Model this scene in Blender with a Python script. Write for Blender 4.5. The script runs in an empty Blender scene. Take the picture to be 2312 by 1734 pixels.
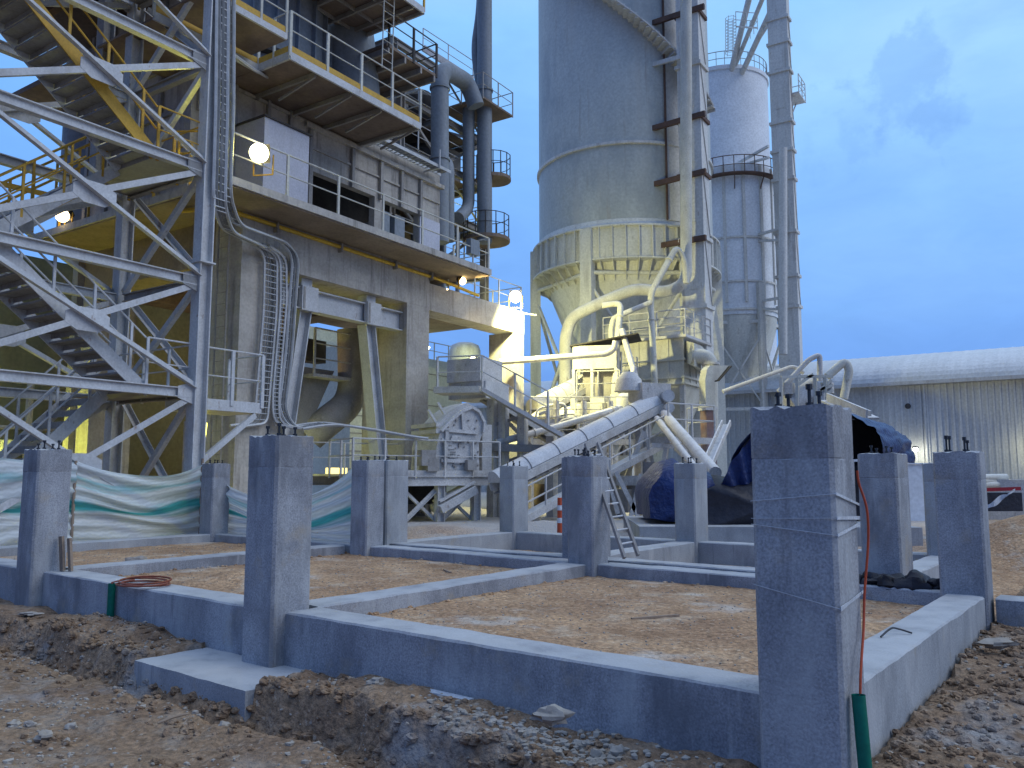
import bpy, math, random
from mathutils import Vector, Matrix, noise
random.seed(7)
R = math.radians
C = bpy.context.scene.collection
SC = bpy.context.scene

# ---------------------------------------------------------------- camera, world, sun, exposure
CAM_H = 1.6; PITCH = R(6.3); FPX = 1847.0
cd = bpy.data.cameras.new('camera'); cam = bpy.data.objects.new('camera', cd); C.objects.link(cam)
cam.location = (0, 0, CAM_H); cam.rotation_euler = (R(90) + PITCH, 0, 0)
cd.sensor_width = 36; cd.lens = FPX / 2312 * 36; cd.clip_start = .05; cd.clip_end = 3000
SC.camera = cam
SC.view_settings.view_transform = 'Standard'; SC.view_settings.look = 'None'
SC.view_settings.exposure = 0.43; SC.view_settings.gamma = 1

SUN_AZ, SUN_EL = 105, 38          # the brightest part of the overcast dusk sky, to the right
w = bpy.data.worlds.new('World'); SC.world = w; w.use_nodes = True
nt = w.node_tree; N = nt.nodes; L = nt.links; N.clear()
out = N.new('ShaderNodeOutputWorld'); bg = N.new('ShaderNodeBackground')
tc = N.new('ShaderNodeTexCoord'); sep = N.new('ShaderNodeSeparateXYZ'); L.new(tc.outputs['Generated'], sep.inputs[0])
ramp = N.new('ShaderNodeValToRGB'); L.new(sep.outputs['Z'], ramp.inputs[0])
cr = ramp.color_ramp
cols = [(0.0, (.105, .225, .55)), (.10, (.115, .245, .61)), (.22, (.135, .30, .69)), (.36, (.155, .355, .75)), (.50, (.19, .43, .80)), (.68, (.60, .80, 1.12)), (1, (.92, 1.05, 1.30))]
while len(cr.elements) < len(cols): cr.elements.new(.5)
for e, (p_, c_) in zip(cr.elements, cols): e.position = p_; e.color = (*c_, 1)
mp = N.new('ShaderNodeMapping'); mp.inputs['Scale'].default_value = (1.6, 1.6, 4.2); mp.inputs['Location'].default_value = (.35, .2, .1); L.new(tc.outputs['Generated'], mp.inputs[0])
n1 = N.new('ShaderNodeTexNoise'); n1.inputs['Scale'].default_value = 1.7; n1.inputs['Detail'].default_value = 6; n1.inputs['Roughness'].default_value = .55; L.new(mp.outputs[0], n1.inputs['Vector'])
r1 = N.new('ShaderNodeValToRGB'); r1.color_ramp.elements[0].position = .40; r1.color_ramp.elements[1].position = .72; L.new(n1.outputs['Fac'], r1.inputs[0])
# brighter veil of cloud on the right-hand side of the sky
mr = N.new('ShaderNodeMapRange'); mr.inputs['From Min'].default_value = -.25; mr.inputs['From Max'].default_value = .45; mr.inputs['To Min'].default_value = .12; mr.inputs['To Max'].default_value = 1; L.new(sep.outputs['X'], mr.inputs['Value'])
mz = N.new('ShaderNodeMapRange'); mz.inputs['From Min'].default_value = .08; mz.inputs['From Max'].default_value = .42; mz.inputs['To Min'].default_value = .06; mz.inputs['To Max'].default_value = 1; L.new(sep.outputs['Z'], mz.inputs['Value'])
mu = N.new('ShaderNodeMath'); mu.operation = 'MULTIPLY'; L.new(mr.outputs[0], mu.inputs[0]); L.new(mz.outputs[0], mu.inputs[1])
mad = N.new('ShaderNodeMath'); mad.operation = 'MULTIPLY_ADD'; L.new(r1.outputs[0], mad.inputs[0]); mad.inputs[1].default_value = .55; mad.inputs[2].default_value = .42
mu2 = N.new('ShaderNodeMath'); mu2.operation = 'MULTIPLY'; mu2.use_clamp = True; L.new(mu.outputs[0], mu2.inputs[0]); L.new(mad.outputs[0], mu2.inputs[1])
mix = N.new('ShaderNodeMix'); mix.data_type = 'RGBA'; L.new(mu2.outputs[0], mix.inputs['Factor']); L.new(ramp.outputs[0], mix.inputs['A']); mix.inputs['B'].default_value = (.30, .525, .79, 1)
# small dark cloud scraps
n2 = N.new('ShaderNodeTexNoise'); n2.inputs['Scale'].default_value = 4.2; n2.inputs['Detail'].default_value = 5; L.new(mp.outputs[0], n2.inputs['Vector'])
r2 = N.new('ShaderNodeValToRGB'); r2.color_ramp.elements[0].position = .575; r2.color_ramp.elements[1].position = .68; L.new(n2.outputs['Fac'], r2.inputs[0])
sc2 = N.new('ShaderNodeMath'); sc2.operation = 'MULTIPLY'; L.new(r2.outputs[0], sc2.inputs[0]); sc2.inputs[1].default_value = .25
mix2 = N.new('ShaderNodeMix'); mix2.data_type = 'RGBA'; L.new(sc2.outputs[0], mix2.inputs['Factor']); L.new(mix.outputs['Result'], mix2.inputs['A']); mix2.inputs['B'].default_value = (.17, .36, .70, 1)
# two torn dark clouds to the right of the silos
for (az_, el_, rad_, am_) in ((26.1, 24.0, .040, .42), (22.8, 21.0, .034, .32), (28.5, 21.8, .02, .3)):
    dd = Vector((math.sin(R(az_)) * math.cos(R(el_)), math.cos(R(az_)) * math.cos(R(el_)), math.sin(R(el_))))
    nn = N.new('ShaderNodeTexNoise'); nn.inputs['Scale'].default_value = 15; nn.inputs['Detail'].default_value = 6; nn.inputs['Roughness'].default_value = .6; L.new(tc.outputs['Generated'], nn.inputs['Vector'])
    ds = N.new('ShaderNodeVectorMath'); ds.operation = 'DISTANCE'; L.new(tc.outputs['Generated'], ds.inputs[0]); ds.inputs[1].default_value = dd
    ad_ = N.new('ShaderNodeMath'); ad_.operation = 'MULTIPLY_ADD'; L.new(nn.outputs['Fac'], ad_.inputs[0]); ad_.inputs[1].default_value = -rad_ * 6.5; L.new(ds.outputs['Value'], ad_.inputs[2])
    mr_ = N.new('ShaderNodeMapRange'); mr_.interpolation_type = 'SMOOTHSTEP'; mr_.inputs['From Min'].default_value = -rad_ * 2.9; mr_.inputs['From Max'].default_value = -rad_ * 2.0; mr_.inputs['To Min'].default_value = am_; mr_.inputs['To Max'].default_value = 0; L.new(ad_.outputs[0], mr_.inputs['Value'])
    mm_ = N.new('ShaderNodeMix'); mm_.data_type = 'RGBA'; L.new(mr_.outputs[0], mm_.inputs['Factor']); L.new(mix2.outputs['Result'], mm_.inputs['A']); mm_.inputs['B'].default_value = (.15, .31, .64, 1); mix2 = mm_
n3 = N.new('ShaderNodeTexNoise'); n3.inputs['Scale'].default_value = 5.5; n3.inputs['Detail'].default_value = 8; n3.inputs['Roughness'].default_value = .62; n3.inputs['Distortion'].default_value = .6; L.new(mp.outputs[0], n3.inputs['Vector'])
r3 = N.new('ShaderNodeMapRange'); r3.inputs['From Min'].default_value = .3; r3.inputs['From Max'].default_value = .7; r3.inputs['To Min'].default_value = .95; r3.inputs['To Max'].default_value = 1.04; L.new(n3.outputs['Fac'], r3.inputs['Value'])
m3 = N.new('ShaderNodeMix'); m3.data_type = 'RGBA'; m3.blend_type = 'MULTIPLY'; m3.inputs['Factor'].default_value = 1; L.new(mix2.outputs['Result'], m3.inputs['A']); L.new(r3.outputs[0], m3.inputs['B']); mix2 = m3
sky = N.new('ShaderNodeTexSky'); sky.sky_type = 'NISHITA'; sky.sun_disc = False; sky.sun_elevation = R(4); sky.sun_rotation = R(SUN_AZ); sky.ozone_density = 6
ads = N.new('ShaderNodeMix'); ads.data_type = 'RGBA'; ads.blend_type = 'ADD'; ads.inputs['Factor'].default_value = .03
L.new(mix2.outputs['Result'], ads.inputs['A']); L.new(sky.outputs[0], ads.inputs['B'])
# the sky behind the camera, away from the afterglow, is dimmer
my = N.new('ShaderNodeMapRange'); my.inputs['From Min'].default_value = -.75; my.inputs['From Max'].default_value = .35; 
dt_ = N.new('ShaderNodeMix'); dt_.data_type = 'RGBA'; dt_.inputs['A'].default_value = (.36, .44, .62, 1); dt_.inputs['B'].default_value = (1, 1, 1, 1); L.new(my.outputs[0], dt_.inputs['Factor'])
dv = N.new('ShaderNodeVectorMath'); dv.operation = 'DOT_PRODUCT'; L.new(tc.outputs['Generated'], dv.inputs[0]); dv.inputs[1].default_value = (.62, .78, 0)
L.new(dv.outputs['Value'], my.inputs['Value'])
dim = N.new('ShaderNodeMix'); dim.data_type = 'RGBA'; dim.blend_type = 'MULTIPLY'; dim.inputs['Factor'].default_value = 1; L.new(ads.outputs['Result'], dim.inputs['A']); L.new(dt_.outputs['Result'], dim.inputs['B'])
L.new(dim.outputs['Result'], bg.inputs['Color']); bg.inputs['Strength'].default_value = 1.0; L.new(bg.outputs[0], out.inputs[0])

sl = bpy.data.lights.new('sun', 'SUN'); sl.energy = .72; sl.angle = R(40); sl.color = (1, .96, .95)
so = bpy.data.objects.new('sun', sl); C.objects.link(so)
sd = Vector((math.sin(R(SUN_AZ)) * math.cos(R(SUN_EL)), math.cos(R(SUN_AZ)) * math.cos(R(SUN_EL)), math.sin(R(SUN_EL))))
so.rotation_euler = sd.to_track_quat('Z', 'Y').to_euler(); so.location = sd * 60

# ---------------------------------------------------------------- survey: photo measurements -> metres
_c, _s = math.cos(PITCH), math.sin(PITCH)
def ray(x, y): a = x - 1156; b = 867 - y; return Vector((a, FPX * _c - b * _s, FPX * _s + b * _c))
def A(x, y, Y): r = ray(x, y); t = Y / r.y; return Vector((r.x * t, Y, CAM_H + r.z * t))
def Zp(x, y, z): r = ray(x, y); t = (z - CAM_H) / r.z; return Vector((r.x * t, r.y * t, z))
UA, VA = R(-51.9), R(38.1)                    # foundation axes
U = Vector((math.sin(UA), math.cos(UA), 0)); V = Vector((math.sin(VA), math.cos(VA), 0))
def uv(u, v, z=0): return U * u + V * v + Vector((0, 0, z))
def to_uv(p): return p.x * U.x + p.y * U.y, p.x * V.x + p.y * V.y
PA = R(33.5); P = Vector((math.sin(PA), math.cos(PA), 0)); Q = Vector((math.sin(PA - math.pi / 2), math.cos(PA - math.pi / 2), 0))
B0 = Vector((-6.72, 18.6, 0))                  # near corner of the plant building
def pq(p, q, z=0): return B0 + P * p + Q * q + Vector((0, 0, z))
def to_pq(w_): d = w_ - B0; return d.x * P.x + d.y * P.y, d.x * Q.x + d.y * Q.y, w_.z
def onq(x, y, q): # point of wall plane q = const seen at a photo position
    o = B0 + Q * q; r = ray(x, y); t = o.dot(Q) / r.dot(Q); return Vector((r.x * t, r.y * t, CAM_H + r.z * t))
def onp(x, y, p):
    o = B0 + P * p; r = ray(x, y); t = o.dot(P) / r.dot(P); return Vector((r.x * t, r.y * t, CAM_H + r.z * t))
ZU = Vector((0, 0, 1))

# ---------------------------------------------------------------- mesh collector
ORG = {}
class MB:
    def __init__(s): s.v = []; s.f = []; s.uv = None; s.marks = []
    def cut(s): s.marks.append((len(s.v), len(s.f))); return s
    def build_each(s, name, mat_, parent, smooth=None):   # one object per piece between cuts
        if not s.marks or s.marks[-1][0] != len(s.v): s.cut()
        v0 = f0 = 0
        for (v1, f1) in s.marks:
            m = MB(); m.v = s.v[v0:v1]; m.f = [tuple(i - v0 for i in f) for f in s.f[f0:f1]]; m.build(name, mat_, parent, smooth); v0, f0 = v1, f1
    def add(s, vs, fs):
        n = len(s.v); s.v += [Vector(q) for q in vs]; s.f += [tuple(i + n for i in f) for f in fs]; return s
    def hexa(s, a):  # 8 corners, bottom ring then top ring
        return s.add(a, [(3, 2, 1, 0), (4, 5, 6, 7), (0, 1, 5, 4), (1, 2, 6, 5), (2, 3, 7, 6), (3, 0, 4, 7)])
    def obox(s, o, X, Y, x0, x1, y0, y1, z0, z1):
        c = lambda x, y, z: o + X * x + Y * y + ZU * z
        return s.hexa([c(x0, y0, z0), c(x1, y0, z0), c(x1, y1, z0), c(x0, y1, z0), c(x0, y0, z1), c(x1, y0, z1), c(x1, y1, z1), c(x0, y1, z1)])
    def pbox(s, p0, p1, q0, q1, z0, z1): return s.obox(B0, P, Q, p0, p1, q0, q1, z0, z1)
    def ubox(s, u0, u1, v0, v1, z0, z1): return s.obox(Vector((0, 0, 0)), U, V, u0, u1, v0, v1, z0, z1)
    def frame(s, a, b, up=ZU):
        d = (b - a).normalized()
        if abs(d.dot(up)) > .98: up = P
        x = d.cross(up).normalized(); return d, x, x.cross(d).normalized()
    def bar(s, a, b, w_, h=None, up=ZU):
        h = h or w_; d, x, y = s.frame(a, b, up); x = x * w_ / 2; y = y * h / 2
        return s.hexa([a - x - y, a + x - y, a + x + y, a - x + y, b - x - y, b + x - y, b + x + y, b - x + y])
    def ibeam(s, a, b, w_, h, t=.02, up=ZU):
        d, x, y = s.frame(a, b, up); o = y * (h / 2 - t / 2)
        s.bar(a + o, b + o, w_, t, up); s.bar(a - o, b - o, w_, t, up); s.bar(a, b, t, h - 2 * t, up); return s
    def angle(s, a, b, w_, t=.012, up=ZU):
        d, x, y = s.frame(a, b, up)
        s.bar(a, b, w_, t, up); s.bar(a + y * (w_ / 2 + t / 2) - x * (w_ / 2 - t / 2), b + y * (w_ / 2 + t / 2) - x * (w_ / 2 - t / 2), t, w_, up); return s
    def tube(s, pts, r, n=8, caps=True):
        pts = [Vector(q) for q in pts]; rs = r if isinstance(r, (list, tuple)) else [r] * len(pts)
        m = len(pts); b = len(s.v); x = None; fs = []
        for i, q in enumerate(pts):
            d = (pts[min(i + 1, m - 1)] - pts[max(i - 1, 0)]).normalized()
            if x is None: x = d.cross(ZU if abs(d.z) < .95 else P).normalized()
            x = (x - d * x.dot(d)).normalized(); y = d.cross(x)
            for k in range(n):
                a = 2 * math.pi * k / n; s.v.append(q + (x * math.cos(a) + y * math.sin(a)) * rs[i])
        for i in range(m - 1):
            for k in range(n):
                k2 = (k + 1) % n; fs.append((b + i * n + k, b + i * n + k2, b + (i + 1) * n + k2, b + (i + 1) * n + k))
        if caps: fs += [tuple(b + k for k in reversed(range(n))), tuple(b + (m - 1) * n + k for k in range(n))]
        s.f += fs; return s
    def smooth(s, pts, r, n=8, k=5, caps=True):   # tube through Catmull-Rom
        pts = [Vector(q) for q in pts]; o = []
        e = [pts[0]] + pts + [pts[-1]]
        for i in range(len(pts) - 1):
            a, b, c, d = e[i:i + 4]
            for j in range(k):
                t = j / k; o.append(.5 * ((2 * b) + (c - a) * t + (2 * a - 5 * b + 4 * c - d) * t * t + (3 * b - a - 3 * c + d) * t ** 3))
        o.append(pts[-1]); return s.tube(o, r, n, caps)
    def bend(s, pts, r, rb, n=8, k=4, caps=True):  # straight runs with rounded corners
        pts = [Vector(q) for q in pts]; o = [pts[0]]
        for i in range(1, len(pts) - 1):
            a, b, c = pts[i - 1], pts[i], pts[i + 1]; l = min(rb, (a - b).length * .48, (c - b).length * .48)
            p0 = b + (a - b).normalized() * l; p1 = b + (c - b).normalized() * l
            for j in range(k + 1):
                t = j / k; o.append(p0 * (1 - t) ** 2 + b * 2 * t * (1 - t) + p1 * t * t)
        o.append(pts[-1]); return s.tube(o, r, n, caps)
    def lathe(s, c, prof, n=32, caps=False, a0=0, a1=2 * math.pi):
        b = len(s.v); full = abs(a1 - a0 - 2 * math.pi) < 1e-6; m = n if full else n + 1
        for r, z in prof:
            for k in range(m):
                a = a0 + (a1 - a0) * k / n; s.v.append(Vector((c.x + r * math.sin(a), c.y + r * math.cos(a), z)))
        for i in range(len(prof) - 1):
            for k in range(n):
                k2 = (k + 1) % m; s.f.append((b + i * m + k2, b + i * m + k, b + (i + 1) * m + k, b + (i + 1) * m + k2))
        if caps: s.f += [tuple(b + k for k in range(m)), tuple(b + (len(prof) - 1) * m + k for k in reversed(range(m)))]
        return s
    def prism(s, poly, ext):
        n = len(poly); vs = [Vector(q) for q in poly] + [Vector(q) + ext for q in poly]
        fs = [tuple(reversed(range(n))), tuple(range(n, 2 * n))] + [(i, (i + 1) % n, n + (i + 1) % n, n + i) for i in range(n)]
        return s.add(vs, fs)
    def grid(s, fn, nu, nv, thick=None):
        b = len(s.v)
        for j in range(nv + 1):
            for i in range(nu + 1): s.v.append(Vector(fn(i / nu, j / nv)))
        s.f += [(b + j * (nu + 1) + i, b + j * (nu + 1) + i + 1, b + (j + 1) * (nu + 1) + i + 1, b + (j + 1) * (nu + 1) + i) for j in range(nv) for i in range(nu)]
        s.uv = [(i / nu, j / nv) for j in range(nv + 1) for i in range(nu + 1)]
        return s
    def blob(s, c, r, sq=(1, 1, 1), rough=.25, n=8, m=6, seed=0):
        b = len(s.v); sd_ = Vector((seed * 3.1, seed * 1.7, seed))
        for j in range(m + 1):
            th = math.pi * j / m
            for i in range(n):
                ph = 2 * math.pi * i / n; d = Vector((math.sin(th) * math.cos(ph), math.sin(th) * math.sin(ph), math.cos(th)))
                k = r * (1 + rough * noise.noise(d * 1.6 + sd_)); s.v.append(c + Vector((d.x * k * sq[0], d.y * k * sq[1], d.z * k * sq[2])))
        s.f += [(b + j * n + i, b + (j + 1) * n + i, b + (j + 1) * n + (i + 1) % n, b + j * n + (i + 1) % n) for j in range(m) for i in range(n)]
        return s
    def build(s, name, mat_, parent=None, smooth=None, label=None, org=None):
        o_ = org or ORG.get(parent.name if parent else None, Vector((0, 0, 0)))
        me = bpy.data.meshes.new(name); me.from_pydata([q - o_ for q in s.v], [], s.f)
        if s.uv and len(s.uv) == len(s.v):
            ul = me.uv_layers.new(name='UVMap')
            for lp in me.loops: ul.data[lp.index].uv = s.uv[lp.vertex_index]
        me.materials.append(mat_)
        if smooth:
            for p_ in me.polygons: p_.use_smooth = True
            me.set_sharp_from_angle(angle=R(smooth))
        me.update(); o = bpy.data.objects.new(name, me); C.objects.link(o); ORG[o.name] = o_
        if parent: o.parent = parent
        else: o.location = o_
        if label: o['label'] = label
        return o

def thing(name, label, cat, loc, group=None):
    o = bpy.data.objects.new(name, None); C.objects.link(o); loc = Vector(loc); o.location = loc; ORG[o.name] = loc
    o.empty_display_size = .2; o['label'] = label; o['category'] = cat
    if group: o['group'] = group
    return o
def tag(o, label, cat, group=None):
    o['label'] = label; o['category'] = cat
    if group: o['group'] = group
    return o
def structure(o): o['kind'] = 'structure'; return o
def stuff(o, label, cat): o['kind'] = 'stuff'; o['label'] = label; o['category'] = cat; return o

# ---------------------------------------------------------------- materials
def mat(name, c1, c2=None, scale=3, rough=.85, bump=.15, metal=0, stretch=(1, 1, 1), fine=40, fine_amt=.12, spots=None, bscale=None, bdist=.02, trans=0, coord='pos', dust=None):
    m = bpy.data.materials.new(name); m.use_nodes = True; t = m.node_tree; n = t.nodes; l = t.links
    bs = n['Principled BSDF']; bs.inputs['Roughness'].default_value = rough; bs.inputs['Metallic'].default_value = metal
    bs.inputs['Specular IOR Level'].default_value = .3
    if coord == 'pos':
        g = n.new('ShaderNodeNewGeometry'); src = g.outputs['Position']
    else:
        g = n.new('ShaderNodeTexCoord'); src = g.outputs[coord]
    mpn = n.new('ShaderNodeMapping'); mpn.inputs['Scale'].default_value = stretch; l.new(src, mpn.inputs[0])
    a = n.new('ShaderNodeTexNoise'); a.inputs['Scale'].default_value = scale; a.inputs['Detail'].default_value = 7; a.inputs['Roughness'].default_value = .6; l.new(mpn.outputs[0], a.inputs['Vector'])
    rp = n.new('ShaderNodeValToRGB'); rp.color_ramp.elements[0].position = .32; rp.color_ramp.elements[1].position = .68
    c2 = c2 or tuple(x * .72 for x in c1)
    rp.color_ramp.elements[0].color = (*c2, 1); rp.color_ramp.elements[1].color = (*c1, 1); l.new(a.outputs['Fac'], rp.inputs[0])
    col = rp.outputs[0]
    f = n.new('ShaderNodeTexNoise'); f.inputs['Scale'].default_value = fine; f.inputs['Detail'].default_value = 4; l.new(src, f.inputs['Vector'])
    fr = n.new('ShaderNodeMapRange'); fr.inputs['From Min'].default_value = .3; fr.inputs['From Max'].default_value = .7; fr.inputs['To Min'].default_value = 1 - fine_amt; fr.inputs['To Max'].default_value = 1 + fine_amt; l.new(f.outputs['Fac'], fr.inputs['Value'])
    mm = n.new('ShaderNodeMix'); mm.data_type = 'RGBA'; mm.blend_type = 'MULTIPLY'; mm.inputs['Factor'].default_value = 1; l.new(col, mm.inputs['A']); l.new(fr.outputs[0], mm.inputs['B']); col = mm.outputs['Result']
    if spots:   # (colour, scale, lo, hi, stretch, amount): stains with a shape of their own
        for (sc_, ss, lo, hi, st, am) in spots:
            mq = n.new('ShaderNodeMapping'); mq.inputs['Scale'].default_value = st; mq.inputs['Location'].default_value = (ss * .37, lo * 3, hi); l.new(src, mq.inputs[0])
            q = n.new('ShaderNodeTexNoise'); q.inputs['Scale'].default_value = ss; q.inputs['Detail'].default_value = 5; q.inputs['Roughness'].default_value = .65; l.new(mq.outputs[0], q.inputs['Vector'])
            qr = n.new('ShaderNodeMapRange'); qr.inputs['From Min'].default_value = lo; qr.inputs['From Max'].default_value = hi; qr.inputs['To Max'].default_value = am; l.new(q.outputs['Fac'], qr.inputs['Value'])
            qm = n.new('ShaderNodeMix'); qm.data_type = 'RGBA'; l.new(qr.outputs[0], qm.inputs['Factor']); l.new(col, qm.inputs['A']); qm.inputs['B'].default_value = (*sc_, 1); col = qm.outputs['Result']
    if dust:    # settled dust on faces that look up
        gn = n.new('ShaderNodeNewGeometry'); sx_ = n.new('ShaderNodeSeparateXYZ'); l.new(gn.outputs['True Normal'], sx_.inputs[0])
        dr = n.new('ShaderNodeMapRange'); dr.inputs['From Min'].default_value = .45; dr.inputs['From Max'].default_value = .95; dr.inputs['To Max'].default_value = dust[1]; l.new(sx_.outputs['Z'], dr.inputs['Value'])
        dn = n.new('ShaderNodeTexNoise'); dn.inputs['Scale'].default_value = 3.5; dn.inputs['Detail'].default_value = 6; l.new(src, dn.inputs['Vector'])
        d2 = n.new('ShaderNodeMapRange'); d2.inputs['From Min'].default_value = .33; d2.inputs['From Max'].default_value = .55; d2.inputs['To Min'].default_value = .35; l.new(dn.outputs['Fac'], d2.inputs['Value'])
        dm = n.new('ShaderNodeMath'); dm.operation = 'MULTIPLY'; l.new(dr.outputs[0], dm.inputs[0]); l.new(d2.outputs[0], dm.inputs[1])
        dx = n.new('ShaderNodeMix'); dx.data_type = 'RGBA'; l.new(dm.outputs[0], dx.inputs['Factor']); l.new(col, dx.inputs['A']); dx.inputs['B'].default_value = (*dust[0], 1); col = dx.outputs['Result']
    l.new(col, bs.inputs['Base Color'])
    if bump:
        bn = n.new('ShaderNodeTexNoise'); bn.inputs['Scale'].default_value = bscale or fine; bn.inputs['Detail'].default_value = 6; l.new(src, bn.inputs['Vector'])
        bp = n.new('ShaderNodeBump'); bp.inputs['Strength'].default_value = bump; bp.inputs['Distance'].default_value = bdist; l.new(bn.outputs['Fac'], bp.inputs['Height']); l.new(bp.outputs[0], bs.inputs['Normal'])
    if trans: bs.inputs['Transmission Weight'].default_value = trans
    return m
def emit(name, c, s):
    m = bpy.data.materials.new(name); m.use_nodes = True; n = m.node_tree.nodes; b = n['Principled BSDF']
    b.inputs['Base Color'].default_value = (*c, 1); b.inputs['Emission Color'].default_value = (*c, 1); b.inputs['Emission Strength'].default_value = s; return m

M = {}
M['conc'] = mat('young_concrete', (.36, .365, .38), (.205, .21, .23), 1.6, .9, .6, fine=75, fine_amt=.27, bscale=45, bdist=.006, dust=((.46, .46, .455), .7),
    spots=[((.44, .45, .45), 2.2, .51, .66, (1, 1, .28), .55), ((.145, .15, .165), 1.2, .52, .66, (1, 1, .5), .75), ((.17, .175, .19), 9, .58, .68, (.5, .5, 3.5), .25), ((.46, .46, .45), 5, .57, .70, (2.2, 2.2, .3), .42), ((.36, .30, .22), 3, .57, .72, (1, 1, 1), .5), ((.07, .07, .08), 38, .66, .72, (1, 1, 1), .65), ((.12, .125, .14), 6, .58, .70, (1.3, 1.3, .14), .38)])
M['conc_pale'] = mat('dusty_concrete', (.37, .38, .39), (.26, .27, .285), 1.3, .9, .5, fine=85, fine_amt=.18, bscale=45, bdist=.006, dust=((.46, .46, .455), .7),
    spots=[((.47, .47, .465), 2.4, .52, .68, (1, 1, .35), .6), ((.18, .185, .195), 1.4, .54, .68, (1, 1, .5), .6), ((.10, .10, .105), 38, .66, .72, (1, 1, 1), .55), ((.35, .30, .22), 2.4, .58, .74, (1, 1, 1), .55), ((.19, .195, .205), 8, .58, .68, (1.6, 1.6, .10), .5)])
M['conc_old'] = mat('weathered_concrete', (.47, .435, .385), (.34, .315, .28), .8, .92, .3, fine=14, stretch=(1, 1, 2.2), bscale=20, bdist=.01,
    spots=[((.15, .135, .12), 1.6, .52, .72, (2.2, 2.2, .22), .75), ((.5, .48, .45), 1.1, .58, .76, (.5, .5, 3.0), .5), ((.10, .09, .08), 3.4, .60, .78, (1.8, 1.8, .12), .6)])
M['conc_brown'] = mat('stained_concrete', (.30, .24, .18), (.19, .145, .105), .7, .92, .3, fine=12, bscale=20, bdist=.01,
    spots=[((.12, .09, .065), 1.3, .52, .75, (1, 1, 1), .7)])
M['steel'] = mat('dusty_grey_steel', (.56, .56, .555), (.43, .43, .43), 1.4, .6, .12, fine=22, dust=((.55, .54, .52), .7), spots=[((.30, .27, .24), 2.1, .54, .70, (1, 1, .4), .6), ((.22, .12, .07), 5, .63, .70, (1, 1, .5), .7), ((.33, .33, .33), 9, .58, .70, (1, 1, .3), .4)])
M['steel_dim'] = mat('dirty_steel', (.345, .325, .30), (.23, .215, .20), 1.3, .75, .15, fine=20, spots=[((.12, .085, .06), 1.9, .56, .76, (1, 1, .5), .6)])
M['white'] = mat('lime_dusted_steel', (.60, .58, .55), (.43, .415, .395), 1.5, .9, .4, fine=26, fine_amt=.18, bscale=14, dust=((.70, .685, .66), .9), spots=[((.30, .27, .235), 1.8, .54, .70, (1, 1, .4), .6), ((.18, .15, .125), 7, .62, .70, (1, 1, .6), .6)])
M['tube_white'] = mat('galvanised_cover', (.64, .64, .63), (.52, .525, .53), 1.4, .6, .12, fine=20, stretch=(1, 1, 1), spots=[((.40, .41, .41), 2.5, .56, .76, (1, 1, .6), .6)])
M['cream'] = mat('cream_paint', (.60, .58, .505), (.44, .43, .375), .9, .8, .2, fine=18, bscale=10, dust=((.66, .645, .60), .8), spots=[((.34, .31, .265), 1.5, .52, .68, (1, 1, .2), .55), ((.20, .155, .11), 6, .62, .70, (1, 1, .4), .55)])
M['silo'] = mat('silo_steel', (.53, .55, .51), (.41, .435, .42), .35, .6, .1, fine=8, stretch=(1, 1, .35),
    spots=[((.49, .48, .43), .9, .52, .68, (1.4, 1.4, .10), .6), ((.28, .305, .315), .45, .50, .66, (1, 1, .5), .55), ((.33, .27, .21), 2.2, .60, .70, (1.5, 1.5, .12), .45)])
M['silo_skirt'] = mat('silo_skirt_steel', (.66, .65, .59), (.53, .525, .48), .7, .7, .12, fine=10, stretch=(1, 1, .5), spots=[((.33, .315, .28), 1.3, .53, .70, (1.4, 1.4, .15), .6), ((.22, .18, .14), 5, .62, .70, (1.4, 1.4, .2), .5)])
M['silo_white'] = mat('white_silo_steel', (.74, .76, .78), (.64, .66, .68), .5, .6, .05, fine=8)
M['tower'] = mat('elevator_casing', (.66, .645, .60), (.52, .51, .48), .5, .7, .1, fine=9, stretch=(1, 1, .4), spots=[((.30, .265, .22), 1.5, .53, .70, (1.5, 1.5, .13), .6), ((.25, .15, .09), 6, .63, .71, (1.4, 1.4, .25), .5)])
M['duct'] = mat('blue_grey_duct', (.235, .26, .285), (.17, .19, .21), .8, .6, .1, fine=10, stretch=(1, 1, .4), spots=[((.14, .12, .10), 1.4, .6, .8, (1, 1, .3), .4)])
M['dark'] = mat('dark_steel', (.075, .068, .064), (.04, .036, .034), 1.5, .8, .1, fine=15)
M['rust'] = mat('rusty_brown_steel', (.15, .09, .065), (.085, .055, .045), 2, .85, .15, fine=20)
M['brownplate'] = mat('sooty_brown_plate', (.25, .19, .145), (.14, .105, .085), .8, .85, .1, fine=10, spots=[((.30, .24, .18), 1.0, .6, .8, (1, 1, 1), .5)])
M['yellow'] = mat('yellow_paint', (.55, .33, .045), (.40, .235, .035), 2, .6, .08, fine=25, spots=[((.25, .18, .09), 2.6, .6, .8, (1, 1, 1), .5)])
M['tube_y'] = mat('faded_yellow_pipe', (.62, .41, .05), (.5, .32, .04), 2, .55, .05, fine=25)
M['cable'] = mat('grey_cables', (.24, .245, .25), (.14, .145, .15), 4, .7, .1, fine=40)
M['tray'] = mat('galvanised_tray', (.50, .50, .50), (.36, .36, .36), 2, .5, .1, metal=.2, fine=30)
M['tarp'] = mat('blue_tarpaulin', (.016, .034, .125), (.008, .018, .07), 1.6, .40, .8, fine=30, bscale=9, bdist=.07, stretch=(1, 1, .6), spots=[((.10, .12, .16), 3.0, .60, .74, (1, 1, .5), .45)])
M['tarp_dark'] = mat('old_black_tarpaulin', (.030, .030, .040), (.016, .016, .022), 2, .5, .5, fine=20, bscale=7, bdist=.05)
M['green'] = mat('green_conduit', (.0, .145, .10), (.0, .11, .075), 3, .45, .05, fine=30)
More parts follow.
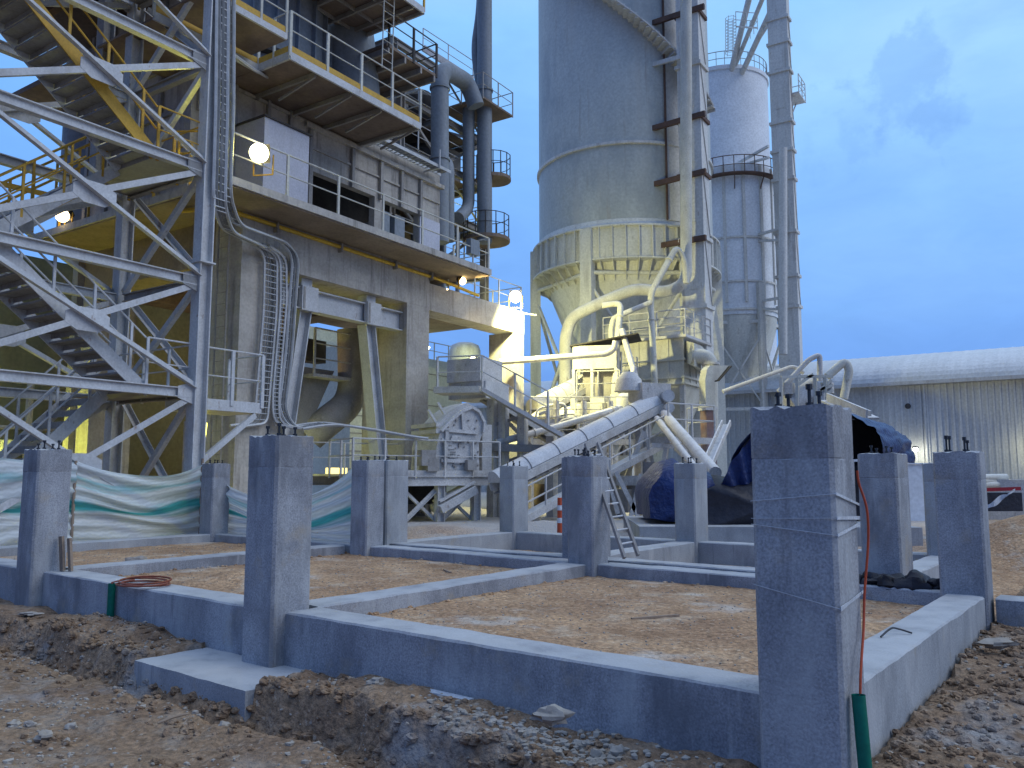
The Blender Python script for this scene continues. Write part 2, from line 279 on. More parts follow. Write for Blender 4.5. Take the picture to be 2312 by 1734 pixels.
M['orange'] = mat('orange_cable', (.50, .085, .03), (.36, .05, .02), 3, .5, .05, fine=40)
M['copper'] = mat('brown_copper_cable', (.27, .075, .035), (.19, .05, .03), 3, .5, .05, fine=40)
M['wood'] = mat('old_formwork_timber', (.34, .255, .18), (.22, .165, .125), 4, .85, .3, fine=30, stretch=(3, 3, .5))
M['bolt'] = mat('black_bolt_steel', (.045, .05, .06), (.03, .032, .038), 5, .5, .1, metal=.5, fine=60)
M['cabinet'] = mat('grey_sheet_cabinet', (.50, .50, .55), (.42, .42, .47), 1.2, .5, .05, fine=20, spots=[((.32, .30, .29), 1.6, .6, .8, (1, 1, .3), .4)])
M['wall_sheet'] = mat('corrugated_wall_sheet', (.56, .56, .48), (.45, .45, .39), .6, .65, .05, fine=9, stretch=(1, 1, .3))
M['ware'] = mat('dusty_warehouse_cladding', (.58, .585, .575), (.45, .455, .45), .5, .8, .08, fine=8, stretch=(1.6, 1.6, .14), spots=[((.36, .37, .38), .9, .54, .74, (2.2, 2.2, .12), .6), ((.50, .49, .45), 1.2, .58, .76, (2.5, 2.5, .15), .5)])
M['roof'] = mat('warehouse_roof_sheet', (.66, .67, .67), (.57, .58, .58), .6, .6, .05, fine=8)
M['rockm'] = mat('pale_rock', (.40, .36, .31), (.27, .235, .195), 3, .95, .5, fine=25, bscale=14, bdist=.02)
M['red'] = mat('red_barrier_tape', (.42, .03, .04), (.30, .02, .03), 3, .6, .05)
M['film'] = mat('stretch_film', (.62, .65, .68), (.5, .53, .56), 6, .25, .3, fine=40)
M['bulb_y'] = emit('sodium_bulb', (1, .95, .52), 7); M['bulb_w'] = emit('mercury_bulb', (.90, .96, 1), 9); M['bulb_o'] = emit('warm_bulb', (1, .78, .40), 6)
M['bulb_s'] = emit('small_bulb', (1, .96, .6), 10); M['glow_window'] = emit('lit_doorway', (1, .82, .25), 1.6); M['tube_light'] = emit('yellow_tube_light', (1, .95, .12), 5)

# ---------------------------------------------------------------- ground
def sm(a, b, x): t = max(0, min(1, (x - a) / (b - a))); return t * t * (3 - 2 * t)
def fb(x, y, s, o=4, seed=0): return noise.fractal(Vector((x * s + seed, y * s - seed, seed * .7)), .8, 2.1, o)
def ground_z(x, y):
    u, v = x * U.x + y * U.y, x * V.x + y * V.y
    d = math.hypot(x, y); near = 1 - sm(14, 40, d)
    if 1.5 < u < 15.0 and 4.5 < v < 9.2: z = .305 + .012 * fb(x, y, 1.2) + .006 * fb(x, y, 6) + .10 * sm(1.0, .1, abs(u - 9.0) + abs(v - 6.2) * .8)
    elif 1.9 < u < 10.6 and 9.2 <= v < 13.6: z = .10 + .03 * fb(x, y, 1.1)
    else:
        z = .26 * sm(10, 20, d) + .02 * fb(x, y, .3)
        # foreground spoil with the narrow cut in front of the footing
        edge = 3.74 + .17 * fb(x, y, 1.3, 3, 5)
        if v < 4.6 and u > 1.2:
            low = -.13 + .05 * fb(x, y, .9, 4, 2) + .10 * sm(2.9, 1.0, v)
            bank = .045 + .05 * fb(x, y, 1.6, 4, 9) + .07 * sm(.9, .1, math.hypot(u - 8.7, (v - 4.15) * 1.6)) + .08 * sm(.55, .05, math.hypot(u - 7.9, (v - 4.28) * 1.4)) + .06 * sm(.9, .1, math.hypot(u - 4.5, (v - 4.2) * 1.5)) + .05 * sm(.8, .1, math.hypot(u - 4.0, v - 3.8))
            k = sm(edge - .07, edge + .05, v); z = low * (1 - k) + bank * k
            z -= (.12 + .06 * fb(x, y, 1.9, 3, 4)) * sm(.17, .03, abs(v - edge + .13)) * sm(1.5, 2.6, u)
            if 5.37 < u < 6.98 and v > 3.6: z = min(z, -.16 + .04 * sm(4.0, 3.5, v))
        if u <= 1.35 and v > 2.5:
            z = .03 + .15 * sm(4.6, 9, v) + .045 * fb(x, y, 1.2, 4, 3) + .10 * sm(.75, .05, math.hypot(u - .75, v - 4.85)) - .05 * sm(.25, .02, math.hypot(u - .72, v - 5.25))
        m = math.hypot((x - 9.6) / 2.6, (y - 14.2) / 1.9); z += (.78 + .12 * fb(x, y, 1.1, 4, 8)) * sm(1.15, .15, m)
        m = math.hypot((x + 3.6) / 1.3, (y - 17.6) / .9); z += .42 * sm(1.1, .1, m)
        m = math.hypot((x + 1.6) / 2.0, (y - 18.6) / 1.0); z += .22 * sm(1.1, .1, m)
        m = math.hypot((x - 0.9) / 1.6, (y - 19.6) / .9); z += .25 * sm(1.1, .1, m)
    z += (.024 * fb(x, y, 4.5, 4, 1) + .013 * fb(x, y, 14, 3, 6)) * near * (.45 if 1.5 < u < 15 and 4.5 < v < 9.2 else 1)
    return z
mb = MB()
angs = []
a = -180.0
while a < 180:
    angs.append(a); a += .34 if -43 < a < 43 else 6
angs.append(180.0)
rad = [.8]
while rad[-1] < 34: rad.append(rad[-1] * (1.0125 if rad[-1] > 3.2 else 1.07))
while rad[-1] < 1500: rad.append(rad[-1] * 1.25)
na = len(angs)
for r_ in rad:
    for a_ in angs:
        x, y = r_ * math.sin(R(a_)), r_ * math.cos(R(a_)); mb.v.append(Vector((x, y, ground_z(x, y) if abs(a_) < 60 or r_ < 6 else (.2 if r_ > 12 else .0))))
mb.f = [(j * na + i, j * na + i + 1, (j + 1) * na + i + 1, (j + 1) * na + i) for j in range(len(rad) - 1) for i in range(na - 1)]
mb.v.append(Vector((0, 0, 0))); mb.f += [(len(mb.v) - 1, i + 1, i) for i in range(na - 1)]
for k_ in range(len(mb.f)): mb.f[k_] = tuple(reversed(mb.f[k_]))
M['dirt'] = mat('sandy_dirt', (.295, .198, .122), (.18, .113, .07), 1.1, .97, 1.0, fine=22, fine_amt=.38, bscale=26, bdist=.04,
    spots=[((.38, .33, .27), 2.4, .53, .74, (1, 1, 1), .6), ((.135, .08, .045), 1.5, .55, .72, (1, 1, 1), .85), ((.34, .335, .33), .7, .57, .68, (1, 1, 1), .7), ((.46, .42, .36), 17, .60, .68, (1, 1, 1), .5), ((.10, .07, .045), 9, .62, .72, (1, 1, 1), .6)])
# lime dust lies over the ground in the plant yard, beyond the foundations
t_ = M['dirt'].node_tree; n_ = t_.nodes; bs_ = n_['Principled BSDF']; lk = bs_.inputs['Base Color'].links[0]; srcs = lk.from_socket
g_ = n_.new('ShaderNodeNewGeometry'); dt = n_.new('ShaderNodeVectorMath'); dt.operation = 'DOT_PRODUCT'; t_.links.new(g_.outputs['Position'], dt.inputs[0]); dt.inputs[1].default_value = V
fu_ = n_.new('ShaderNodeVectorMath'); fu_.operation = 'DOT_PRODUCT'; t_.links.new(g_.outputs['Position'], fu_.inputs[0]); fu_.inputs[1].default_value = U
c1_ = n_.new('ShaderNodeMath'); c1_.operation = 'GREATER_THAN'; t_.links.new(dt.outputs['Value'], c1_.inputs[0]); c1_.inputs[1].default_value = 4.55
c2_ = n_.new('ShaderNodeMath'); c2_.operation = 'GREATER_THAN'; t_.links.new(fu_.outputs['Value'], c2_.inputs[0]); c2_.inputs[1].default_value = 1.55
c3_ = n_.new('ShaderNodeMath'); c3_.operation = 'MULTIPLY'; t_.links.new(c1_.outputs[0], c3_.inputs[0]); t_.links.new(c2_.outputs[0], c3_.inputs[1])
c4n = n_.new('ShaderNodeMix'); c4n.data_type = 'RGBA'; c4n.blend_type = 'MULTIPLY'; t_.links.new(c3_.outputs[0], c4n.inputs['Factor']); t_.links.new(srcs, c4n.inputs['A']); c4n.inputs['B'].default_value = (1.72, 1.62, 1.46, 1); srcs = c4n.outputs['Result']
nz = n_.new('ShaderNodeTexNoise'); nz.inputs['Scale'].default_value = .35; nz.inputs['Detail'].default_value = 6; t_.links.new(g_.outputs['Position'], nz.inputs['Vector'])
ma = n_.new('ShaderNodeMath'); ma.operation = 'MULTIPLY_ADD'; t_.links.new(nz.outputs['Fac'], ma.inputs[0]); ma.inputs[1].default_value = 9; t_.links.new(dt.outputs['Value'], ma.inputs[2])
mg = n_.new('ShaderNodeMapRange'); mg.inputs['From Min'].default_value = 16.5; mg.inputs['From Max'].default_value = 20; mg.inputs['To Max'].default_value = .85; t_.links.new(ma.outputs[0], mg.inputs['Value'])
du_ = n_.new('ShaderNodeVectorMath'); du_.operation = 'DOT_PRODUCT'; t_.links.new(g_.outputs['Position'], du_.inputs[0]); du_.inputs[1].default_value = U
mgu = n_.new('ShaderNodeMapRange'); mgu.inputs['From Min'].default_value = 3.0; mgu.inputs['From Max'].default_value = 6.0; t_.links.new(du_.outputs['Value'], mgu.inputs['Value'])
mmu = n_.new('ShaderNodeMath'); mmu.operation = 'MULTIPLY'; t_.links.new(mg.outputs[0], mmu.inputs[0]); t_.links.new(mgu.outputs[0], mmu.inputs[1])
mx = n_.new('ShaderNodeMix'); mx.data_type = 'RGBA'; t_.links.new(mmu.outputs[0], mx.inputs['Factor']); t_.links.new(srcs, mx.inputs['A']); mx.inputs['B'].default_value = (.46, .45, .435, 1)
t_.links.new(mx.outputs['Result'], bs_.inputs['Base Color'])
structure(mb.build('ground', M['dirt'], None, 60))

# gravel: pebbles spread over the spoil (uncountable)
gv = MB(); rr = random.Random(3)
def peb(x, y, s, z=None):
    z = ground_z(x, y) if z is None else z
    gv.blob(Vector((x, y, z + s * .25)), s, (1, rr.uniform(.6, 1), rr.uniform(.5, .8)), .7, 5, 3, rr.random() * 50)
for _ in range(3000):
    u = rr.uniform(1.3, 9.5); v = rr.uniform(.9, 4.3); q = uv(u, v)
    if q.y < 2.2 or (5.3 < u < 7.05 and v > 3.6): continue
    if noise.noise(Vector((u * .9, v * .9, 2))) < -.12: continue
    peb(q.x, q.y, rr.uniform(.006, .016) * (2.0 if rr.random() < .07 else 1))
for _ in range(500):  # tipped gravel against the grade beam near the big pedestal
    u = rr.gauss(2.9, .5); v = rr.gauss(4.02, .16)
    if v < 4.34: q = uv(u, v); peb(q.x, q.y, rr.uniform(.01, .03))
for _ in range(900):
    u = rr.uniform(-1.2, 1.3); v = rr.uniform(4.3, 9.5); q = uv(u, v); peb(q.x, q.y, rr.uniform(.008, .022))
for _ in range(1500):
    u = rr.uniform(1.8, 14.3); v = rr.uniform(4.8, 8.9); q = uv(u, v); peb(q.x, q.y, rr.uniform(.005, .013))
stuff(gv.build('gravel', M['rockm'], None), 'loose pale gravel and pebbles scattered over the sandy ground', 'gravel')

cl = MB()
def clod(u, v, s_):
    q = uv(u, v); cl.blob(Vector((q.x, q.y, ground_z(q.x, q.y) + s_ * .12)), s_, (1, rr.uniform(.7, 1), rr.uniform(.55, .85)), .55, 8, 6, rr.random() * 60)
for _ in range(1500):
    u, v = rr.uniform(1.3, 9.8), rr.uniform(1.6, 4.32)
    if 5.25 < u < 7.1 and v > 3.55: continue
    k_ = noise.noise(Vector((u * 1.3, v * 1.3, 6)))
    if k_ > -.05: clod(u, v, rr.uniform(.012, .035) * (1.8 if rr.random() < .08 else 1))
for _ in range(500): clod(rr.uniform(1.6, 9.8), rr.gauss(3.72, .09), rr.uniform(.02, .05))
for _ in range(450): clod(rr.gauss(1.05, .22), rr.uniform(4.6, 8.9), rr.uniform(.012, .04))
for _ in range(500): clod(rr.uniform(-3.2, 1.1), rr.uniform(9.8, 15.5), rr.uniform(.03, .10))
for _ in range(260):
    if rr.random() < .5: clod(rr.uniform(1.9, 14), rr.choice([4.78, 9.05]) + rr.gauss(0, .05), rr.uniform(.01, .03))
    else: clod(rr.choice([1.76, 5.80, 6.28, 10.48, 10.94]) + rr.gauss(0, .04), rr.uniform(4.9, 8.9), rr.uniform(.01, .03))
stuff(cl.build('soil_clods', M['dirt'], None), 'lumps and crumbs of brown soil lying over the ground', 'soil clods')
def rock(px, py, s, lab, sq=(1, .8, .6), z=None):
    if z is None:
        q = Zp(px, py, .02); z = ground_z(q.x, q.y)
    q = Zp(px, py, z); b = MB().blob(q + Vector((0, 0, s * .25)), s, sq, .75, 12, 9, px * .01)
    tag(b.build('rock', M['rockm'], None, 35, org=q), lab, 'rock', 'loose rocks on the soil')
rock(2180, 1428, .14, 'large brown rock lying at the foot of the right-hand pedestal', (1.2, .9, .6))
rock(2252, 1460, .10, 'flat pale rock beside the right grade beam, below the bigger brown rock', (1.4, .8, .4))
rock(1245, 1622, .075, 'angular white rock against the foot of the front grade beam', (1.3, .8, .6))
rock(850, 1545, .06, 'pale lump on top of the soil mound against the front beam')
rock(808, 1535, .055, 'grey stone in the gravel right of the footing slab')
rock(310, 1270, .10, 'grey broken lump of concrete lying on the sand by the left bay beam', (1.4, .8, .6), .33)
rock(70, 1390, .07, 'flat white flake lying on the left bank', (1.8, .9, .3))
for i, (px, py, s) in enumerate([(30, 1640, .045), (68, 1640, .04), (102, 1668, .055), (160, 1645, .04), (505, 1642, .045), (1310, 1690, .05), (1350, 1715, .06), (1395, 1700, .045), (1060, 1718, .05)]):
    rock(px, py, s, ['small pale stone nearest the bottom left corner', 'second small pale stone from the left edge', 'rounded pale stone, biggest in the bottom left cluster', 'small stone right of the bottom left cluster', 'single stone on bare soil in front of the footing slab', 'stone on top of the gravel heap beside the front beam', 'largest stone at the bottom of the gravel heap by the beam', 'right-hand stone of the gravel heap by the beam', 'stone at the bottom edge below the dark soil hollow'][i])

# ---------------------------------------------------------------- foundations
def pedestal(u0, v0, wu, wv, z0, z1, lab, m='conc', bolts=True, bh=.10, seed=0, ch=.022):
    c = uv(u0 + wu / 2, v0 + wv / 2, z0)
    t = thing('concrete_pedestal', lab, 'concrete pedestal', c, 'concrete pedestals of the new foundation')
    rr = random.Random(seed + 11)
    ol = []
    cs = [(u0 + ch, v0), (u0 + wu - ch, v0), (u0 + wu, v0 + ch), (u0 + wu, v0 + wv - ch), (u0 + wu - ch, v0 + wv), (u0 + ch, v0 + wv), (u0, v0 + wv - ch), (u0, v0 + ch)]
    for i in range(8):
        a, b = cs[i], cs[(i + 1) % 8]; k = 9 if i % 2 == 0 else 1
        for j in range(k): ol.append((a[0] + (b[0] - a[0]) * j / k, a[1] + (b[1] - a[1]) * j / k))
    jz = z1 - .27; zs = [z0, z0 + (z1 - z0) * .5, jz - .006, jz, jz + .006, z1 - .1, z1]; NR = len(zs)
    b = MB(); n = len(ol)
    for li, z in enumerate(zs):
        for (u, v) in ol:
            kk = 1 - (.011 if li == 3 else 0); b.v.append(uv(u0 + wu / 2 + (u - u0 - wu / 2) * kk + rr.uniform(-.002, .002), v0 + wv / 2 + (v - v0 - wv / 2) * kk + rr.uniform(-.002, .002), z + (rr.uniform(-.016, .008) if li == NR - 1 else 0)))
    for j in range(NR - 1): b.f += [(j * n + i, j * n + (i + 1) % n, (j + 1) * n + (i + 1) % n, (j + 1) * n + i) for i in range(n)]
    # rough top: inner ring and centre
    for (u, v) in ol: b.v.append(uv(u0 + wu / 2 + (u - u0 - wu / 2) * .6, v0 + wv / 2 + (v - v0 - wv / 2) * .6, z1 + rr.uniform(-.02, .012)))
    b.v.append(uv(u0 + wu / 2, v0 + wv / 2, z1)); T0 = (NR - 1) * n; b.f += [(T0 + i, T0 + (i + 1) % n, T0 + n + (i + 1) % n, T0 + n + i) for i in range(n)] + [(T0 + n + i, T0 + n + (i + 1) % n, T0 + 2 * n) for i in range(n)]
    b.f = [tuple(reversed(f)) for f in b.f]
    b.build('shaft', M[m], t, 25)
    # construction joint line a little below the top
    if bolts:
        for (fu, fv) in ((.33, .3), (.72, .3), (.33, .72), (.72, .72)):
            h = bh * rr.uniform(.65, 1.15); q = uv(u0 + wu * fu, v0 + wv * fv, z1 - .02)
            bb = MB().tube([q, q + ZU * (h + .02)], .0095, 7); ab_ = bb.build('anchor_bolt', M['bolt'], t, 40)
            MB().tube([q + ZU * (h * .80 + .02), q + ZU * (h + .025)], .018, 6).build('nut', M['bolt'], ab_, 40, org=ORG[t.name]); MB().tube([q + ZU * .02, q + ZU * .045], .020, 6).build('nut', M['bolt'], ab_, 40, org=ORG[t.name])
    return t
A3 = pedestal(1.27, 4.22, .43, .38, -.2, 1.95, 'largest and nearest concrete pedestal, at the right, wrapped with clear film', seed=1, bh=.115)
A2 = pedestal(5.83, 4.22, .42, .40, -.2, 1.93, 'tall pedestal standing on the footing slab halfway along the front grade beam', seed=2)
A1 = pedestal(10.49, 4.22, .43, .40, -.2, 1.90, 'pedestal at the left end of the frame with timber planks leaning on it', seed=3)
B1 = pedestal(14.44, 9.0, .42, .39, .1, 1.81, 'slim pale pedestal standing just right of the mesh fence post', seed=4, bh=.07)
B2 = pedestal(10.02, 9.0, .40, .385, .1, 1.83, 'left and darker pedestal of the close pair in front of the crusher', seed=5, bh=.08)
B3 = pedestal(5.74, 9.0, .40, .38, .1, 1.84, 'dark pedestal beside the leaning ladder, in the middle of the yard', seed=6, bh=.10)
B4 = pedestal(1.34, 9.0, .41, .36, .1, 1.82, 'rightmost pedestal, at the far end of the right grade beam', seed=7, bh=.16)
pedestal(10.2, 9.6, .50, .52, .0, 1.84, 'right and paler pedestal of the close pair in front of the crusher', 'conc_pale', seed=8, bh=.08)
pedestal(6.15, 9.6, .50, .52, .0, 1.84, 'pedestal almost hidden directly behind the one with the ladder', 'conc', seed=9, bh=.10)
pedestal(2.22, 9.6, .41, .53, .0, 1.83, 'broad pedestal seen just right of the nearest pedestal, below the tarpaulin arch', seed=10, bh=.09)
pedestal(10.2, 13.05, .37, .51, .0, 1.77, 'small pale pedestal below the tubular conveyor, right of the crusher', 'conc_pale', seed=12, bh=.09)
pedestal(6.26, 13.05, .39, .53, .0, 1.79, 'small pale pedestal in front of the blue tarpaulin heap', 'conc_pale', seed=13, bh=.10)
pedestal(2.27, 13.05, .41, .51, .0, 1.76, 'narrow pedestal half hidden behind the rightmost pedestal', 'conc_pale', False, seed=14)

def gbeam(u0, u1, v0, v1, z0, z1, lab, m='conc', seed=0):
    b = MB(); alongu = (u1 - u0) > (v1 - v0); Ln = (u1 - u0) if alongu else (v1 - v0); Wd = (v1 - v0) if alongu else (u1 - u0)
    n = max(6, int(Ln / .12)); ch = .014; sect = [(0, z0), (0, z1 - ch), (ch, z1), (Wd * .35, z1 + .002), (Wd * .7, z1 - .002), (Wd - ch, z1), (Wd, z1 - ch), (Wd, z0)]
    k = len(sect)
    for i in range(n + 1):
        for j, (a, z) in enumerate(sect):
            s_ = i / n * Ln; jit = .007 * noise.noise(Vector((s_ * 2.3, j * 1.7, seed))) + .004 * noise.noise(Vector((s_ * 9, j * 2.7, seed + 4)))
            zz = z + (jit if 0 < j < k - 1 else 0); aa = a + (jit * .8 if j in (0, 1, 6, 7) else 0)
            b.v.append(uv(u0 + s_, v0 + aa, zz) if alongu else uv(u0 + aa, v0 + s_, zz))
    b.f = [(i * k + j, i * k + j + 1, (i + 1) * k + j + 1, (i + 1) * k + j) for i in range(n) for j in range(k - 1)] + [tuple(range(k)), tuple(n * k + j for j in reversed(range(k)))]
    if not alongu: b.f = [tuple(reversed(f)) for f in b.f]
    b.f = [tuple(reversed(f)) for f in b.f]
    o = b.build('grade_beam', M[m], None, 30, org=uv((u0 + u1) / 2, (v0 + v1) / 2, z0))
    tag(o, lab, 'concrete beam', 'concrete grade beams of the new foundation'); return o
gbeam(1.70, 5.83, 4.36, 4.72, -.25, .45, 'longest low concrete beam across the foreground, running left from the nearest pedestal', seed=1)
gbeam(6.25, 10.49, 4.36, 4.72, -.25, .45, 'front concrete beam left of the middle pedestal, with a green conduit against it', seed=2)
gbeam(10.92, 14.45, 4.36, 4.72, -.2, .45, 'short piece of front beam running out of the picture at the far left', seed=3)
gbeam(1.37, 1.70, 4.60, 9.0, -.1, .45, 'thick pale beam at the right running back to the rightmost pedestal', 'conc_pale', seed=4)
gbeam(5.85, 6.22, 4.72, 9.0, 0, .45, 'cross beam running back from the middle pedestal to the ladder pedestal', seed=5)
gbeam(10.53, 10.88, 4.72, 9.0, 0, .45, 'cross beam running back from the plank pedestal to the paired pedestals', seed=6)
gbeam(14.45, 14.80, 4.36, 9.0, 0, .45, 'far left beam along the foot of the mesh fence', 'conc_pale', seed=7)
gbeam(1.75, 5.74, 9.1, 9.44, 0, .45, 'rear beam running right from the ladder pedestal behind the sandy bay', seed=8)
gbeam(6.14, 10.02, 9.1, 9.44, 0, .45, 'rear beam between the paired pedestals and the ladder pedestal', seed=9)
gbeam(10.42, 14.44, 9.1, 9.44, 0, .45, 'rear beam behind the middle pedestal, left of the paired pedestals', 'conc_pale', seed=10)
gbeam(2.63, 6.15, 9.68, 10.02, -.1, .45, 'second rear beam close behind the first, right of the ladder', seed=11)
gbeam(6.65, 10.2, 9.68, 10.02, -.1, .45, 'second rear beam close behind the first, left of the ladder pedestal', seed=12)
gbeam(10.22, 10.56, 10.12, 13.05, -.1, .45, 'short cross beam behind the paired pedestals towards the crusher', 'conc_pale', seed=13)
gbeam(6.28, 6.64, 10.12, 13.05, -.1, .45, 'short cross beam running back under the ladder foot', 'conc_pale', seed=14)
gbeam(2.3, 2.64, 10.13, 13.05, -.1, .45, 'short cross beam behind the broad pedestal at the right', 'conc_pale', seed=15)
gbeam(6.65, 10.2, 13.15, 13.5, -.1, .45, 'farthest beam, between the two small pale pedestals', 'conc_pale', seed=16)
gbeam(2.68, 6.26, 13.15, 13.5, -.1, .45, 'farthest beam at the right, in front of the tarpaulin plinth', 'conc_pale', seed=17)
gbeam(-3.5, 1.30, 9.15, 9.5, 0, .42, 'beam running out of the picture right of the rightmost pedestal', seed=18)
# footing slab in front of the middle pedestal
b = MB(); nu, nv = 26, 10
fs = lambda i, j: uv(5.37 + 1.61 * i + .012 * noise.noise(Vector((i * 9, j * 5, 1))), 3.68 + .678 * j + .01 * noise.noise(Vector((i * 12, j * 4, 3))) * (j < .05), .02 + .008 * noise.noise(Vector((i * 6, j * 4, 2))))
b.grid(fs, nu, nv); top = list(b.v); b.uv = None
ring = [i for i in range(nu + 1)] + [j * (nu + 1) + nu for j in range(1, nv + 1)] + [nv * (nu + 1) + i for i in range(nu - 1, -1, -1)] + [j * (nu + 1) for j in range(nv - 1, 0, -1)]
n0 = len(b.v)
for i in ring: b.v.append(Vector((b.v[i].x, b.v[i].y, -.4)))
b.f += [(ring[i], n0 + i, n0 + (i + 1) % len(ring), ring[(i + 1) % len(ring)]) for i in range(len(ring))]
tag(b.build('footing_slab', M['conc_pale'], None, 30, org=uv(6.2, 4, -.3)), 'low concrete footing slab sticking out of the soil in the foreground', 'concrete slab')

# plastic film and cable on the nearest pedestal
def film_strip(pts, w_, lab):
    b = MB(); n = 14
    for j in range(len(pts) - 1):
        a, c = pts[j], pts[j + 1]
        for i in range(n):
            p0, p1 = a.lerp(c, i / n), a.lerp(c, (i + 1) / n); w0 = w_ * (.6 + .5 * abs(noise.noise(p0 * 5))); w1 = w_ * (.6 + .5 * abs(noise.noise(p1 * 5))); d = (V if abs((c - a).dot(V)) < abs((c - a).dot(U)) else U) * -.003
            b.hexa([p0 - ZU * w0, p1 - ZU * w1, p1 - ZU * w1 + d, p0 - ZU * w0 + d, p0 + ZU * w0, p1 + ZU * w1, p1 + ZU * w1 + d, p0 + ZU * w0 + d])
    tag(b.build('film_strip', M['film'], None, org=pts[0]), lab, 'plastic film', 'strips of stretch film round the nearest pedestal')
uL, uR, vF, vB = 1.70, 1.262, 4.212, 4.605
def band(z0, z1, z2, w_, lab, w2=None): film_strip([uv(uR, vF, z1), uv(uR, vB, z2)], w2 or w_, lab); film_strip([uv(uL, vF, z0), uv(uR, vF, z1)], w_ * .25, lab.replace('white', 'thin clear')+ ' front face')
band(1.46, 1.505, 1.44, .008, 'upper white film strip round the nearest pedestal', .010)
band(1.37, 1.385, 1.37, .006, 'middle white film strip round the nearest pedestal', .013)
band(1.34, 1.30, 1.34, .007, 'sloping white film strip under the middle one on the nearest pedestal', .011)
band(1.03, .945, .985, .006, 'lower white film strip low on the nearest pedestal', .012)
b = MB().smooth([uv(1.262, 4.60, 1.62), uv(1.255, 4.60, 1.55), uv(1.225, 4.61, 1.42), uv(1.225, 4.61, 1.25), uv(1.245, 4.57, .98), uv(1.24, 4.5, .8), uv(1.225, 4.36, .6), uv(1.222, 4.30, .35)], .0065, 7, 6)
tag(b.build('orange_cable', M['orange'], None, 40, org=uv(1.2, 4.4, .3)), 'orange cable hanging down the right side of the nearest pedestal', 'cable')
b = MB().tube([uv(1.195, 4.27, -.25), uv(1.195, 4.28, .1), uv(1.222, 4.30, .53)], .033, 16, False); b.tube([uv(1.222, 4.30, .53), uv(1.195, 4.28, .1)], .029, 16, False)
tag(b.build('green_conduit', M['green'], None, 40, org=uv(1.2, 4.3, -.2)), 'green plastic conduit standing at the foot of the nearest pedestal', 'conduit')
b = MB().tube([uv(8.72, 4.31, -.1), uv(8.72, 4.31, .46)], .038, 14, False); b.tube([uv(8.72, 4.31, .46), uv(8.72, 4.31, .1)], .033, 14, False)
tag(b.build('green_conduit', M['green'], None, 40, org=uv(8.72, 4.31, 0)), 'short green conduit in front of the left beam, with a cable coil on top', 'conduit')
b = MB()
pts = [uv(8.72, 4.31, .30), uv(8.72, 4.31, .47)]
for k in range(3 * 16 + 1):
    a = k / 16 * 2 * math.pi; rr_ = .34 - .02 * (k // 16); pts.append(uv(8.38 + rr_ * math.cos(a), 4.46 + .22 * math.sin(a) + .02 * (k // 16), .475 + .02 * math.sin(a * .5 + 1) + .008 * (k // 16)))
b.tube(pts, .010, 6); tag(b.build('cable_coil', M['copper'], None, 40, org=uv(8.4, 4.5, .45)), 'brown cable coiled in loops on the left front beam', 'cable coil')
for i, (du, dv, w_) in enumerate([(0, 0, .09), (-.10, .05, .07)]):
    a0 = uv(10.36 + du, 4.52 + dv, .455); a1 = uv(10.40 + du, 4.50 + dv, .86 - i * .02)
    tag(MB().bar(a0, a1, w_, .03, V).build('timber_plank', M['wood'], None, org=a0), ['grey timber plank leaning on the left pedestal', 'brown timber plank leaning beside the grey one, right of it'][i], 'plank', 'planks leaning on the left pedestal')
a0 = Zp(965, 1568, .07); a1 = Zp(1062, 1590, .07)
tag(MB().bar(a0 + ZU * .02, a1 + ZU * .02, .07, .025).build('timber_batten', M['film'], None, org=a0), 'pale batten lying on the soil at the foot of the front beam', 'batten')
a0 = Zp(355, 1647, -.12); a1 = Zp(425, 1628, -.1); tag(MB().tube([a0 + ZU * .04, a0.lerp(a1, .5) + ZU * .055, a1 + ZU * .05], [.008, .012, .006], 6).build('dry_stick', M['wood'], None, org=a0), 'thin dry stick lying on the soil in the foreground', 'stick')
b = MB().smooth([uv(1.62, 6.3, .455), uv(1.58, 6.42, .50), uv(1.55, 6.5, .49), uv(1.47, 6.55, .462)], .007, 6)
tag(b.build('wire_offcut', M['bolt'], None, org=uv(1.55, 6.4, .45)), 'bent wire offcut lying on the right grade beam', 'wire')
for i, (px, py, l_, an, lab) in enumerate([(1480, 1395, .5, .4, 'thin dark batten lying on the sand in the big bay'), (1010, 1290, .35, 1.9, 'short stick lying on the sand of the middle bay'), (2050, 1560, .30, 1.0, 'splinter of wood on the soil right of the right grade beam')]):
    q = Zp(px, py, .31 if i < 2 else .06); q.z = ground_z(q.x, q.y) + .012; dv_ = Vector((math.cos(an), math.sin(an), 0)) * l_ / 2
    tag(MB().bar(q - dv_, q + dv_, .03, .02).build('wood_offcut', M['wood'], None, org=q), lab, 'wood offcut')
# dark bag on rear beam
b = MB()
for k, (du, dv, r_) in enumerate([(0, 0, .13), (-.2, .02, .15), (.18, .03, .12), (-.42, .05, .09), (.32, -.02, .08)]): b.blob(uv(2.25 + du, 9.25 + dv, .47), r_, (1.25, 1, .75), .8, 16, 12, k + 3)
tag(b.build('crumpled_bag', M['tarp_dark'], None, 50, org=uv(2.2, 9.25, .45)), 'crumpled black plastic bag lying on the rear beam at the right', 'plastic bag')
